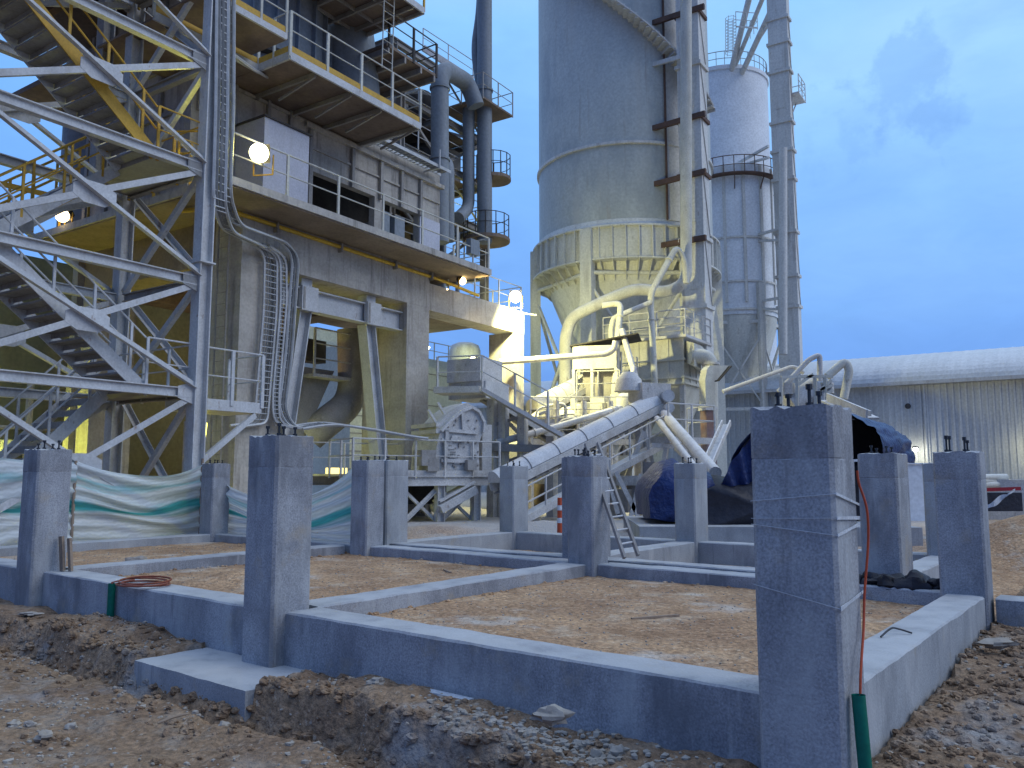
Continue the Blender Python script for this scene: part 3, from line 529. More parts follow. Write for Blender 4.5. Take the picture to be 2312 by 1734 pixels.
# ladder leaning on the pedestal
t = thing('ladder', 'grey metal ladder leaning against the middle pedestal', 'ladder', Zp(1440, 1255, .45))
f1, f2 = Zp(1410, 1258, .46), Zp(1441, 1254, .46); dtop = A(1372, 1075, 11.05) ; l1 = A(1358, 1020, 10.78); l2 = A(1385, 1016, 10.9)
f1 = A(1410, 1260, 10.35); f2 = A(1441, 1254, 10.5); l1 = A(1322, 1002, 11.25); l2 = A(1350, 1000, 11.4)
for a_, c_ in ((f1, l1), (f2, l2)): MB().bar(a_, c_, .035, .05).build('stile', M['steel_dim'], t)
for k in range(1, 9): MB().tube([f1.lerp(l1, k / 9), f2.lerp(l2, k / 9)], .014, 6).build('rung', M['steel'], t)

# ---------------------------------------------------------------- shared builders for the plant
def rail(b, pts, h=1.05, sp=1.5, r=.022, mid=(.55,), post=.03, toe=None, kick=True):
    pts = [Vector(q) for q in pts]
    for k, hh in enumerate((h,) + tuple(mid)): b.tube([q + ZU * hh for q in pts], r if k == 0 else r * .8, 6)
    for i in range(len(pts) - 1):
        a, c = pts[i], pts[i + 1]; n = max(1, round((c - a).length / sp))
        for j in range(n + (1 if i == len(pts) - 2 else 0)):
            q = a.lerp(c, j / n); b.bar(q - ZU * .12, q + ZU * h, post, post * 1.6, P)
    return b
def toe(b, pts, h=.14, z=.02):
    for i in range(len(pts) - 1): b.bar(Vector(pts[i]) + ZU * (z + h / 2), Vector(pts[i + 1]) + ZU * (z + h / 2), .012, h)
    return b
def floodlight(loc, aim, lab, m, size=.4, power=0, color=(1, .9, .5), spread=None, group='floodlights on the plant', blend=.6, light_off=.12, light_aim=None):
    loc = Vector(loc); d = (Vector(aim) - loc).normalized(); x = d.cross(ZU).normalized(); y = x.cross(d)
    t = thing('floodlight', lab, 'floodlight', loc, group)
    b = MB(); s = size / 2
    f = [loc + x * sx * s + y * sy * s for sx, sy in ((-1, -1), (1, -1), (1, 1), (-1, 1))]; k = [loc - d * s * 1.1 + x * sx * s * .5 + y * sy * s * .5 for sx, sy in ((-1, -1), (1, -1), (1, 1), (-1, 1))]
    b.add(k + f, [(3, 2, 1, 0), (0, 1, 5, 4), (1, 2, 6, 5), (2, 3, 7, 6), (3, 0, 4, 7)]); hs_ = b.build('housing', M['dark'], t)
    g = MB(); g.blob(loc + d * s * .55, s * 1.02, (1, 1, 1), 0, 20, 12); g.build('bulb', m, hs_, 60, org=ORG[t.name])
    br = MB(); br.bar(loc - d * s * .6 - x * s * 1.1 + y * 0, loc - d * s * .6 - x * s * 1.1 - ZU * size * 1.1, .03); br.bar(loc - d * s * .6 + x * s * 1.1, loc - d * s * .6 + x * s * 1.1 - ZU * size * 1.1, .03)
    br.bar(loc - d * s * .6 - x * s * 1.1 - ZU * size * 1.1, loc - d * s * .6 + x * s * 1.1 - ZU * size * 1.1, .03); br.build('bracket', M['yellow'], t)
    if power:
        ld = bpy.data.lights.new('lamp_light', 'SPOT' if spread else 'POINT'); ld.energy = power; ld.color = color; ld.shadow_soft_size = .15
        if spread: ld.spot_size = R(spread); ld.spot_blend = blend
        o = bpy.data.objects.new('lamp_light', ld); C.objects.link(o); o.parent = t; o.location = d * (s * 1.6 + light_off)
        if light_aim: d = (Vector(light_aim) - loc).normalized()
        if spread: o.rotation_euler = (-d).to_track_quat('Z', 'Y').to_euler()
    return t
def bulkhead(loc, lab, m, r=.09, power=0, color=(1, .85, .3)):
    loc = Vector(loc); t = thing('bulkhead_lamp', lab, 'lamp', loc, 'small lamps about the plant')
    MB().blob(loc, r, (1, 1, 1), 0, 14, 10).build('bulb', m, t, 60)
    MB().tube([loc + ZU * r * .8, loc + ZU * r * 1.3, loc + ZU * r * 1.5], [r * 1.4, r * 1.2, r * .4], 12).build('shade', M['dark'], t, 40)
    if power:
        ld = bpy.data.lights.new('lamp_light', 'POINT'); ld.energy = power; ld.color = color; ld.shadow_soft_size = .12
        o = bpy.data.objects.new('lamp_light', ld); C.objects.link(o); o.parent = t; o.location = Vector((0, 0, -r * 1.6))
    return t

# ---------------------------------------------------------------- concrete plant building
G0 = .25
bd = thing('plant_building', 'tall weathered concrete plant building with overhanging slab, walkways and steel upper floors', 'building', pq(5, 3, G0))
mb = MB(); mb.pbox(0, 10.9, 0, 9.2, 8.44, 8.64); mb.build('floor_slab', M['conc_old'], bd)
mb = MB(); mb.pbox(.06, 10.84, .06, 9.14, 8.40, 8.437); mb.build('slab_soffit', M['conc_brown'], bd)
mb = MB(); mb.pbox(1.6, 9.25, 1.4, 2.5, 7.15, 8.40); mb.build('main_beam', M['conc_old'], bd)
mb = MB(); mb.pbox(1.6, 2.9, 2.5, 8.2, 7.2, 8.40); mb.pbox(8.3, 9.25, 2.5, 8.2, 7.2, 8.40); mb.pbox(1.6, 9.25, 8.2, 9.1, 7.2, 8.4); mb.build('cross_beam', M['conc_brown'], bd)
for (p0, p1, q0, q1) in ((1.6, 2.95, 1.4, 3.0), (8.12, 9.25, 1.4, 3.3), (1.6, 2.95, 8.2, 9.4), (8.12, 9.25, 8.2, 9.4)):
    MB().pbox(p0, p1, q0 + .004, q1, -.2, 7.146 if q0 < 2 else 7.19).build('concrete_column', M['conc_old'], bd)
MB().pbox(9.252, 15.2, 1.42, 2.3, 7.10, 8.02).build('annex_beam', M['conc_old'], bd)
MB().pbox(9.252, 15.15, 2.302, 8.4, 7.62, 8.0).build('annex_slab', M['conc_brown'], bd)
MB().pbox(14.45, 15.18, 1.43, 2.6, -.2, 7.096).build('annex_column', M['conc_old'], bd)
MB().pbox(14.45, 15.18, 7.6, 8.4, -.2, 7.6).build('annex_column', M['conc_old'], bd)
# yellow pipe along the top of the main beam
b = MB().bend([pq(.4, 2.6, 8.30), pq(.9, 1.34, 8.30), pq(9.9, 1.34, 8.22), pq(12.0, 1.36, 8.09)], .055, .4, 10); b.build('yellow_pipe', M['tube_y'], bd, 40)
b = MB()
for p_ in (2.6, 5.0, 7.4, 9.2): b.pbox(p_, p_ + .06, 1.24, 1.42, 8.1, 8.36).cut()
b.build_each('pipe_clip', M['steel_dim'], bd)
# upper wall with openings
WQ = 2.0
mb = MB(); mb.pbox(.35, 10.5, WQ, WQ + .25, 11.0, 12.42); mb.pbox(.35, 4.5, WQ + .003, WQ + .25, 8.64, 11.0); mb.pbox(9.35, 10.5, WQ + .003, WQ + .25, 8.64, 11.0)
mb.pbox(4.5, 9.35, WQ + .003, WQ + .25, 10.55, 11.0); mb.pbox(7.15, 7.5, WQ + .003, WQ + .25, 8.64, 10.55); mb.build('upper_wall', M['conc_old'], bd)
mb = MB(); mb.pbox(4.1, 10.6, WQ - .14, WQ - .003, 11.78, 11.92).cut(); mb.pbox(4.1, 10.45, WQ - .06, WQ - .003, 11.2, 11.26).cut(); mb.pbox(.36, 4.0, WQ - .08, WQ - .003, 11.9, 11.98); mb.build_each('wall_ledge', M['conc_old'], bd)
b = MB()
for p_ in (4.25, 6.0, 7.3, 8.3, 9.3): b.pbox(p_, p_ + .12, WQ - .12, WQ - .004, 10.5 if p_ > 5 else 8.7, 11.75).cut()
for p_ in (.5, 1.6, 2.7, 3.5): b.pbox(p_, p_ + .10, WQ - .10, WQ - .004, 10.9, 12.3).cut()
b.build_each('wall_rib', M['steel_dim'], bd)
MB().pbox(9.36, 10.46, WQ - .05, WQ - .004, 8.66, 10.5).build('white_panel', M['cabinet'], bd)
MB().pbox(4.0, 10.3, 5.0, 5.2, 8.64, 12.0).build('inner_wall', M['dark'], bd)
mb = MB(); mb.pbox(4.6, 7.0, WQ + .5, 4.6, 8.64, 9.5); mb.obox(B0, P, Q, 7.5, 8.3, WQ + .4, 3.4, 8.64, 9.9); mb.build('inner_plant', M['steel_dim'], bd)
for (p_, w_) in ((7.55, .35), (8.15, .5)): MB().pbox(p_, p_ + w_, WQ + .02, WQ + .3, 8.64, 10.2).build('control_box', M['duct'], bd)
# sheet-metal cabinet on the slab
cb = thing('sheet_cabinet', 'pale grey sheet-metal cabinet with a thin roof beside the bright yellow floodlight', 'cabinet', pq(2.9, 1.2, 8.64))
MB().pbox(1.72, 3.25, .82, 1.98, 8.645, 10.9).build('casing', M['cabinet'], cb)
MB().pbox(1.66, 3.31, .76, 1.99, 10.9, 10.94).build('roof_sheet', M['dark'], cb)
# slab railing
rl = MB(); rail(rl, [pq(.1, .07, 8.64), pq(10.82, .07, 8.64), pq(10.82, 1.6, 8.64)], 1.1, 1.78, .024, (.56,), .045); rl.build('slab_railing', M['cream'], bd)
rl = MB(); rail(rl, [pq(-.6, 1.2, 8.64), pq(.1, .07, 8.64)], 1.1, 1.0, .024, (.56,), .045); rail(rl, [pq(.07, 1.5, 8.64), pq(.07, 9.1, 8.64)], 1.1, 1.6, .022, (.56,), .04); rl.build('yellow_railing', M['yellow'], bd)
rl = MB(); rail(rl, [pq(10.4, 1.5, 8.02), pq(15.1, 1.5, 8.02), pq(15.1, 7, 8.02)], 1.0, 1.5, .02, (.5,), .035); rl.build('annex_railing', M['cream'], bd)
b = MB().bar(pq(15.18, 1.6, 8.0), pq(15.9, 1.3, 8.0), .06); b.build('lamp_arm', M['cream'], bd)
# cable tray along the wall top
tr = thing('cable_tray', 'galvanised cable tray running along the top of the upper concrete wall', 'cable tray', pq(6, 1.6, 12.3), 'cable trays')
b = MB()
for dq in (0, .45): b.bar(pq(.5, 1.35 + dq, 12.22), pq(10.3, 1.35 + dq, 12.22), .02, .11)
b.build('side_rail', M['tray'], tr)
b = MB()
for i in range(48): b.bar(pq(.6 + i * .2, 1.36, 12.18), pq(.6 + i * .2, 1.79, 12.18), .03, .02)
b.build('rung', M['tray'], tr)
b = MB()
for k in range(6): b.smooth([pq(.6, 1.42 + k * .06, 12.23), pq(3, 1.43 + k * .06, 12.22 + .01 * k), pq(7, 1.42 + k * .055, 12.23), pq(10.2, 1.44 + k * .05, 12.22)], .018, 5, 4)
b.build('cables', M['cable'], tr)
b = MB()
for p_ in (3.6, 6.8, 9.6): b.bar(pq(p_, 1.3, 12.15), pq(p_, 2.0, 12.15), .05); b.bar(pq(p_, 1.3, 12.15), pq(p_, 1.3, 12.8), .04); b.cut()
b.build_each('tray_bracket', M['steel'], tr)

# upper walkway round the preheater vessel
z1 = 12.12; wq = -.5
def chan(b, pts, h=.2):
    for i in range(len(pts) - 1): b.bar(Vector(pts[i]) - ZU * h / 2, Vector(pts[i + 1]) - ZU * h / 2, .06, h)
pl = [pq(1.35, wq, z1), pq(6.4, wq, z1), pq(6.4, 2.3, z1)]
pl2 = [pq(1.35, wq, z1), pq(1.35, .7, z1), pq(-1.6, .7, z1)]
wk = thing('upper_walkway', 'steel walkway with yellow toe boards wrapped round the dark vessel above the wall', 'walkway', pq(4, .5, z1 - .2))
MB().pbox(1.38, 6.37, wq + .04, 3.2, z1 - .09, z1 - .03).build('deck_plate', M['brownplate'], wk)
MB().pbox(-1.5, 1.36, .72, 3.2, z1 - .09, z1 - .03).build('deck_plate', M['brownplate'], wk)
b = MB(); chan(b, pl); chan(b, list(reversed(pl2))); b.build('edge_channel', M['steel'], wk)
b = MB(); toe(b, pl, .16, .02); toe(b, pl2, .16, .02); b.build('toe_board', M['yellow'], wk)
b = MB(); rail(b, pl, 1.08, 1.25, .022, (.58,), .05); rail(b, pl2[:2], 1.08, .6, .022, (.58,), .04); rail(b, pl2[1:], 1.08, 1.3, .022, (.58,), .045); b.build('handrail', M['cream'], wk)
b = MB()
for p_ in (2.3, 3.6, 4.8, 6.3): b.bar(pq(p_, wq + .1, z1 - .16), pq(p_, 3.0, z1 - .16), .07, .12); b.bar(pq(p_, wq + .12, z1 - .22), pq(p_, 1.0, z1 - .5), .05, .06); b.cut()
b.build_each('knee_brace', M['steel_dim'], wk)
# second flight of walkway seen at upper left (behind the steel column)
wk2 = thing('landing_walkway', 'short walkway with yellow toe boards beside the tall steel column, top of the picture', 'walkway', pq(-.3, -.4, 12.2))
a_, c_ = onq(505, 5, -.9), onq(592, 112, -.9)
pA = [pq(-1.3, -.75, 12.35), pq(1.0, -.75, 12.35)]
MB().pbox(-1.35, 1.05, -.75, .6, 12.22, 12.27).build('deck_plate', M['brownplate'], wk2)
b = MB(); chan(b, pA, .16); b.build('edge_channel', M['steel'], wk2)
b = MB(); toe(b, pA, .15); b.build('toe_board', M['yellow'], wk2)
b = MB(); rail(b, pA, 1.08, .75, .022, (.55,), .04); b.build('handrail', M['cream'], wk2)

# vessel
vc = pq(3.9, 5.0, 0)
vs = thing('preheater_vessel', 'huge dark riveted vessel rising above the upper walkway', 'vessel', vc + ZU * 11.2)
MB().lathe(vc, [(2.9, 12.5), (2.95, 12.6), (2.95, 12.75), (2.85, 12.8), (2.85, 22)], 40).build('shell', M['duct'], vs, 40)
MB().lathe(vc, [(2.86, 13.6), (3.1, 13.62), (3.1, 13.76), (2.86, 13.78)], 40).build('flange_ring', M['dark'], vs, 40)
b = MB()
for k in range(26):
    a = k / 26 * 2 * math.pi; b.obox(vc, Vector((math.sin(a), math.cos(a), 0)), Vector((math.cos(a), -math.sin(a), 0)), 2.84, 2.98, -.03, .03, 13.78, 22)
b.build('stiffener', M['duct'], vs)
MB().smooth([pq(6.2, 3.2, 18.5), pq(6.6, 3.1, 16.5), pq(6.9, 3.1, 15.0), pq(7.3, 3.3, 13.6), pq(7.6, 3.8, 12.6)], 1.0, 24, 6).build('riser_duct', M['duct'], vs, 50)
# higher walkway seen from below
wk3 = thing('high_walkway', 'high walkway seen from below with dark square underside panels, top centre', 'walkway', pq(6.5, 1, 15.3))
z2 = 16.05
MB().pbox(2.2, 6.75, -.3, 2.6, z2 - .08, z2 - .02).build('deck_plate', M['brownplate'], wk3)
b = MB(); chan(b, [pq(2.2, -.3, z2), pq(6.75, -.3, z2), pq(6.75, 3, z2)]); b.build('edge_channel', M['steel'], wk3)
b = MB()
for p_ in (2.8, 3.7, 4.6, 5.5, 6.3): b.bar(pq(p_, -.25, z2 - .16), pq(p_, 2.6, z2 - .16), .07, .14)
for q_ in (.5, 1.4, 2.3): b.bar(pq(2.2, q_, z2 - .14), pq(6.7, q_, z2 - .14), .06, .1)
b.build('joist', M['steel_dim'], wk3)
b = MB(); rail(b, [pq(2.2, -.3, z2), pq(6.75, -.3, z2), pq(6.75, 3, z2)], 1.08, 1.3, .022, (.55,), .045); b.build('handrail', M['yellow'], wk3)
b = MB(); a0 = pq(5.3, -.2, 17.0); a1 = pq(5.55, .1, 13.6)
for s_ in (-.22, .22): b.tube([a0 + P * s_, a1 + P * s_], .02, 6)
for k in range(12): q = a0.lerp(a1, k / 12); b.tube([q - P * .22, q + P * .22], .012, 5)
b.build('access_ladder', M['cream'], wk3)
wk4 = thing('box_gallery', 'dark box-like gallery with underside beams right of the vessel', 'gallery', pq(8, 2, 14))
MB().pbox(6.5, 9.0, 1.0, 4.0, 15.1, 15.2).build('deck_plate', M['brownplate'], wk4)
b = MB()
for p_ in (6.6, 7.4, 8.2, 8.9): b.bar(pq(p_, 1.0, 15.0), pq(p_, 4.0, 15.0), .08, .2); b.cut()
b.build_each('joist', M['steel_dim'], wk4)
b = MB(); rail(b, [pq(6.6, 1.0, 15.2), pq(9.0, 1.0, 15.2), pq(9.0, 4, 15.2)], 1.1, 1.0, .025, (.3, .7), .05); b.build('handrail', M['dark'], wk4)
for p_ in (7.2, 9.0): MB().ibeam(pq(p_, 2.6, 12.4), pq(p_, 2.6, 15.0), .22, .24, .03, P).build('post', M['steel_dim'], wk4)
# steel frame of the upper floors at the right end
fr = thing('upper_steel_frame', 'dark steel frame with floors and pipes at the right end of the plant building', 'steel frame', pq(14, 6, 8))
FP, FQ = (10.4, 13.5, 16.5), (4.3, 8.6)
b = MB()
for p_ in FP:
    for q_ in FQ: b.ibeam(pq(p_, q_, 8.0), pq(p_, q_, 18.2), .28, .3, .03, P).cut()
b.build_each('column', M['steel_dim'], fr)
b = MB(); fz = (10.1, 12.1, 14.1, 16.1, 18.1)
for z in fz:
    for q_ in FQ: b.ibeam(pq(FP[0], q_, z), pq(FP[2], q_, z), .2, .28, .03).cut()
    for p_ in FP: b.ibeam(pq(p_, FQ[0], z), pq(p_, FQ[1], z), .2, .28, .03).cut()
b.build_each('floor_beam', M['steel_dim'], fr)
b = MB()
for i in range(4):
    za, zc = fz[i], fz[i + 1]; a_, c_ = (FP[0], FP[1]) if i % 2 else (FP[1], FP[0])
    b.angle(pq(a_, FQ[0], za), pq(c_, FQ[0], zc), .1).cut(); b.angle(pq(FP[1], FQ[0], zc if i % 2 else za), pq(FP[2], FQ[0], za if i % 2 else zc), .1).cut()
    b.angle(pq(FP[2], FQ[0], za), pq(FP[2], FQ[1], zc), .1).cut()
b.build_each('diagonal_brace', M['steel_dim'], fr)
b = MB()
for z in fz[:4]: b.pbox(FP[0] + .1, FP[2] - .1, FQ[0] + .8, FQ[1], z + .145, z + .19).cut()
b.build_each('floor_plate', M['brownplate'], fr)
for z in fz[:4]:
    b = MB(); rail(b, [pq(FP[0], FQ[0] - .05, z + .19), pq(FP[2], FQ[0] - .05, z + .19), pq(FP[2] + .05, FQ[1], z + .19)], 1, 1.4, .02, (.5,), .035); b.build('handrail', M['steel'], fr)
b = MB()
for (p_, q_, r_, z0_, z_) in ((12.2, 6.8, 1.1, 10.4, 13.4), (11.6, 6.2, .9, 14.4, 15.8), (14.8, 6.6, 1.2, 12.4, 15.4), (15.0, 6.4, .8, 8.6, 10), (14.6, 6.5, .9, 16.3, 17.8)): b.lathe(pq(p_, q_), [(r_ * .3, z0_), (r_, z0_ + 1), (r_, z_), (r_ * .6, z_ + .4), (0.01, z_ + .45)], 20).cut()
b.build_each('hopper', M['dark'], fr, 40)
for (p_, q_, z, w_, h_) in ((10.9, 5.4, 10.4, 1.0, 1.5), (13.7, 5.3, 10.4, .9, 1.2), (11.2, 5.2, 16.4, 1.2, 1.3), (15.4, 5.4, 14.4, .8, 1.4), (13.0, 5.2, 12.4, .8, 1.5)): MB().pbox(p_, p_ + w_, q_, q_ + .8, z, z + h_).build('machine_box', M['steel_dim'], fr)
MB().pbox(FP[0], FP[2], FQ[1] + .2, FQ[1] + .3, 8.6, 18.0).build('dark_curtain', M['dark'], fr)  # dark sheet added behind the floors to darken the gaps against the sky
MB().pbox(9.5, 10.2, 5.0, 6.4, 13.0, 14.4).build('light_duct_box', M['white'], fr)
b = MB()
for k in range(5): b.bend([pq(10.6 + k * .9, 4.0, 8.7), pq(10.6 + k * .9, 4.0, 9.6 + k * .5), pq(10.9 + k * .9, 5.2, 9.8 + k * .5)], .09, .3, 8); b.cut()
b.build_each('small_pipe', M['duct'], fr, 40)
bulkhead(A(1036, 478, 33.6), 'small yellow lamp between the grey ducts', M['bulb_s'], .05, 14, (1, 1, .3))
# vertical ducts
def vduct(lab, path, r, Yd, rb=.5, flanges=()):
    pts = [A(x, y, Yd + dy) for x, y, dy in path]; t = thing('vertical_duct', lab, 'duct', pts[0], 'blue grey ducts of the plant')
    MB().bend(pts, r, rb, 20, 6).build('pipe', M['duct'], t, 50)
    b = MB()
    for (x, y, dy) in flanges:
        q = A(x, y, Yd + dy); b.tube([q - ZU * .05, q + ZU * .05], r * 1.14, 20)
    if flanges: b.build('flange', M['duct'], t, 40)
    return t
vduct('left blue grey duct bending over at its top towards the thick stack', [(993, 548, 0), (993, 152, 0), (1055, 185, 1.8), (1075, 240, 1.9)], .345, 30, .75, [(993, 200, 0), (993, 360, 0)])
vduct('thin duct close behind the left blue grey duct', [(1012, 545, 0), (1012, 372, 0), (985, 355, 2.6)], .24, 31, .4)
vduct('middle grey duct under the small square platform', [(1058, 240, 0), (1058, 470, 0), (1035, 492, -.8)], .25, 33, .4)
vduct('tall thick stack rising past the top of the picture', [(1094, 548, 0), (1094, -160, 0)], .315, 33, .4, [(1094, 205, 0)])
vduct('thin curved pipe against the left side of the thick stack', [(1083, 200, 0), (1073, 130, 0), (1073, 95, 0), (1084, 20, 0), (1086, -160, 0)], .16, 33.3, 1.0)
sp = thing('stack_platform', 'small square platform with railing clamped to the thick stack', 'platform', A(1090, 240, 33))
s0 = A(1088, 222, 32.2); z = s0.z
b = MB(); b.obox(s0, P, Q, -.2, 2.0, -.2, 2.0, -.1, -.02); b.build('deck_plate', M['brownplate'], sp)
c4 = [s0 - P * .2 - Q * .2, s0 + P * 2 - Q * .2, s0 + P * 2 + Q * 2, s0 - P * .2 + Q * 2]
b = MB(); rail(b, [c4[3], c4[0], c4[1], c4[2]], 1.0, 1.1, .02, (.5,), .03); b.build('handrail', M['steel_dim'], sp)
for (px, py, lab, rad_) in ((1128, 402, 'small platform sticking out right of the thick stack, halfway up', .75), (1112, 540, 'round platform with curved railing at the foot of the thick stack', 1.0)):
    c_ = A(px - 14, py, 33.6); t = thing('side_platform', lab, 'platform', c_)
    MB().lathe(c_, [(.01, c_.z - .14), (rad_, c_.z - .14), (rad_, c_.z), (.01, c_.z)], 20).build('deck_plate', M['brownplate'], t)
    ring = [c_ + Vector((math.sin(k / 14 * 2 * math.pi), math.cos(k / 14 * 2 * math.pi), 0)) * rad_ * .97 for k in range(15)]
    b = MB(); rail(b, ring, .95, .45, .018, (.5,), .025); b.build('handrail', M['dark'], t)
# inclined handrail against the sky behind the ducts
b = MB(); rail(b, [A(955, 105, 36), A(1068, 178, 37)], .9, 1.2, .02, (.45,), .03); b.bar(A(955, 108, 36), A(1068, 181, 37), .1, .3)
tag(b.build('conveyor_gallery', M['steel'], None, org=A(955, 108, 36)), 'sloping gallery with thin railing against the sky behind the bent duct', 'gallery')
# plant below the slab
MB().pbox(-12, 10.85, 10.6, 10.8, 0, 6.2).pbox(-2, 10.85, 10.62, 10.78, 6.2, 8.42).build('rear_wall', mat('dark_olive_cladding', (.34, .345, .20), (.22, .22, .13), .7, .8, .1, fine=8, stretch=(1, 1, .2)), bd)

# inclined steel supports under the main beam
sf = thing('steel_support_frame', 'grey steel beam carried on two inclined legs below the main concrete beam', 'steel frame', pq(5.5, 1.8, G0))
zb_ = 6.55
MB().ibeam(pq(2.96, 1.75, zb_), pq(8.118, 1.75, zb_), .34, .62, .035).build('girder', M['steel'], sf)
for (xt, yt, xb, yb) in ((699, 655, 655, 960), (835, 700, 862, 985)):
    a0 = onq(xt, yt, 1.62); a1 = onq(xb, yb, 1.62); d_ = (a1 - a0) / (a1 - a0).z
    top_ = a0 + d_ * (6.24 - a0.z); bot = a0 + d_ * (G0 - .3 - a0.z)
    b = MB(); b.ibeam(bot + Q * .2, top_ + Q * .2, .38, .42, .035, P); b.build('inclined_leg', M['steel'], sf)
    b = MB(); b.obox(Vector((top_.x, top_.y, 0)), P, Q, -.30, .30, -.14, .02, 6.2, 6.9); b.obox(Vector((top_.x, top_.y, 0)), P, Q, -.2, .2, .02, .4, 6.9, 7.14); b.build('head_box', M['steel'], sf)
    b = MB(); b.obox(Vector((top_.x, top_.y, 0)), P, Q, -.26, -.19, -.158, -.142, 6.24, 6.86); b.build('stiffener', M['steel_dim'], sf)
# plant standing below the slab
t = thing('feed_chute', 'sloping sheet-metal chute under the concrete slab', 'chute', pq(4, 5.5, 1))
k1, k2 = onq(700, 830, 4.6), onq(640, 985, 4.6)
b = MB().hexa([k2 - P * .9 + ZU * 0, k2 + P * .9, k2 + P * .9 + Q * 1.6, k2 - P * .9 + Q * 1.6, k1 - P * .9, k1 + P * 1.1, k1 + P * 1.1 + Q * 1.6, k1 - P * .9 + Q * 1.6]); b.build('chute_body', M['steel_dim'], t)
b = MB(); q0 = onq(705, 845, 4.4); b.obox(q0, P, Q, -.2, 1.9, -.3, .3, -.1, 0); rail(b, [q0 - P * .2 - Q * .3, q0 + P * 1.9 - Q * .3], 1.5, 2, .03, (.5, 1.0), .05); b.build('service_platform', M['white'], t)
t = thing('elbow_duct', 'large pipe with an elbow hanging behind the inclined steel legs', 'duct', onq(800, 800, 4.4))
MB().bend([onq(795, 745, 4.4), onq(798, 905, 4.4), onq(735, 955, 4.4), onq(700, 985, 4.8)], .52, 1.0, 22, 6).build('pipe', M['steel_dim'], t, 50)
MB().pbox(4.5, 9.0, 6.0, 6.5, 5.6, 6.4).build('dark_girder', M['dark'], bd)
MB().pbox(4.4, 8.6, 7.2, 7.6, .1, 3.3).build('low_cream_wall', M['cream'], bd)
b = MB(); o_ = onq(760, 1066, 6.6); b.obox(o_, P, Q, -.5, .55, 0, .06, -.3, .16); tag(b.build('lit_doorway', M['glow_window'], None, org=o_), 'bright yellow lit opening low under the slab, above the sagging net', 'doorway')
bulkhead(pq(5.2, 4.4, 2.4), 'yellow lamp hidden behind the inclined legs under the slab', M['bulb_s'], .08, 55, (.95, 1, .35))
bulkhead(pq(-1.0, 9.4, 1.9), 'yellow lamp low on the wall behind the stair tower', M['bulb_s'], .08, 480, (.92, 1, .14))
bulkhead(pq(-7.5, 9.6, 1.9), 'yellow lamp behind the stair tower at the far left', M['bulb_s'], .08, 45, (1, .95, .3))
bulkhead(pq(6.6, 6.4, 5.4), 'weak brownish lamp up under the slab', M['bulb_o'], .06, 60, (1, .7, .3))
bulkhead(pq(5.0, 1.15, 7.9) + P * 4.9, 'small lamp hidden under the slab corner', M['bulb_o'], .03)
# tall yellow tube light beside the steel column
o_ = onq(459, 990, .6); b = MB(); b.tube([onq(463, 955, .6), onq(453, 1048, .6)], .05, 8)
tag(b.build('tube_light', M['tube_light'], None, 40, org=o_), 'tall glowing yellow tube light just right of the steel column', 'tube light')
# equipment along the rear wall, lower left
t = thing('wall_pipework', 'pipes and ducts along the yellow lit rear wall behind the stair tower', 'pipework', pq(-3, 10, 0))
b = MB()
for z in (1.9, 2.3, 3.0): b.tube([pq(-11, 10.3, z), pq(3, 10.3, z)], .06, 8).cut()
for p_ in (-6.5, -5.2, -3.6, -2.2, -.6, .8): b.tube([pq(p_, 10.1, 0), pq(p_, 10.1, 4.5)], .11, 8).cut()
b.build_each('pipe', M['cream'], t, 40)
b = MB()
for p_ in (-8.5, -4.4, -1.5, 1.4): b.pbox(p_, p_ + .35, 8.9, 9.2, 0, 8.38).cut()
b.build_each('column', M['steel_dim'], t)
for (p_, z, w_, h_) in ((-5.6, 0, .9, 2.4), (-3.0, 0, 1.2, 1.9), (-.9, 1.0, 1.0, 1.6)): MB().pbox(p_, p_ + w_, 9.5, 10.2, z, z + h_).build('switch_box', M['wall_sheet'], t)
# lamps on the slab
fl = onq(590, 348, .02)
floodlight(fl, fl - Q * 2.4 - P * 5 - ZU * .9, 'large glaring yellow floodlight on the slab edge, brightest of the lamps', M['bulb_y'], .46, 420, (1, .97, .16), 84, blend=.5)
fl2 = onp(148, 485, .03); floodlight(fl2, fl2 - P * 5 - ZU * 3, 'orange yellow floodlight at the left edge of the slab behind the stairs', M['bulb_o'], .36, 22, (1, .72, .3), 130)
fl3 = onq(1040, 632, .95); floodlight(fl3, fl3 - Q * 3 + P * 2.5 - ZU * 2.4, 'small orange floodlight under the right end of the slab', M['bulb_o'], .26, 340, (1, .76, .32), 150)
fl4 = onq(1164, 668, 1.1); floodlight(fl4, A(1120, 1150, 16), 'white floodlight at the far end of the annex beam', M['bulb_w'], .46, 2500, (1, .96, .42), 179, light_off=.9, light_aim=A(1330, 850, 34), blend=.8)
q_ = pq(9.9, .3, 8.64); t = thing('floodlight', 'unlit grey floodlight on the right end of the slab railing', 'floodlight', q_)
b = MB(); c_ = onq(1068, 562, .1); b.obox(c_, P, Q, -.2, .3, -.06, .14, -.2, .32); b.build('housing', M['duct'], t); MB().tube([c_ - ZU * .5, c_ - ZU * .2], .03, 8).build('post', M['cream'], t)

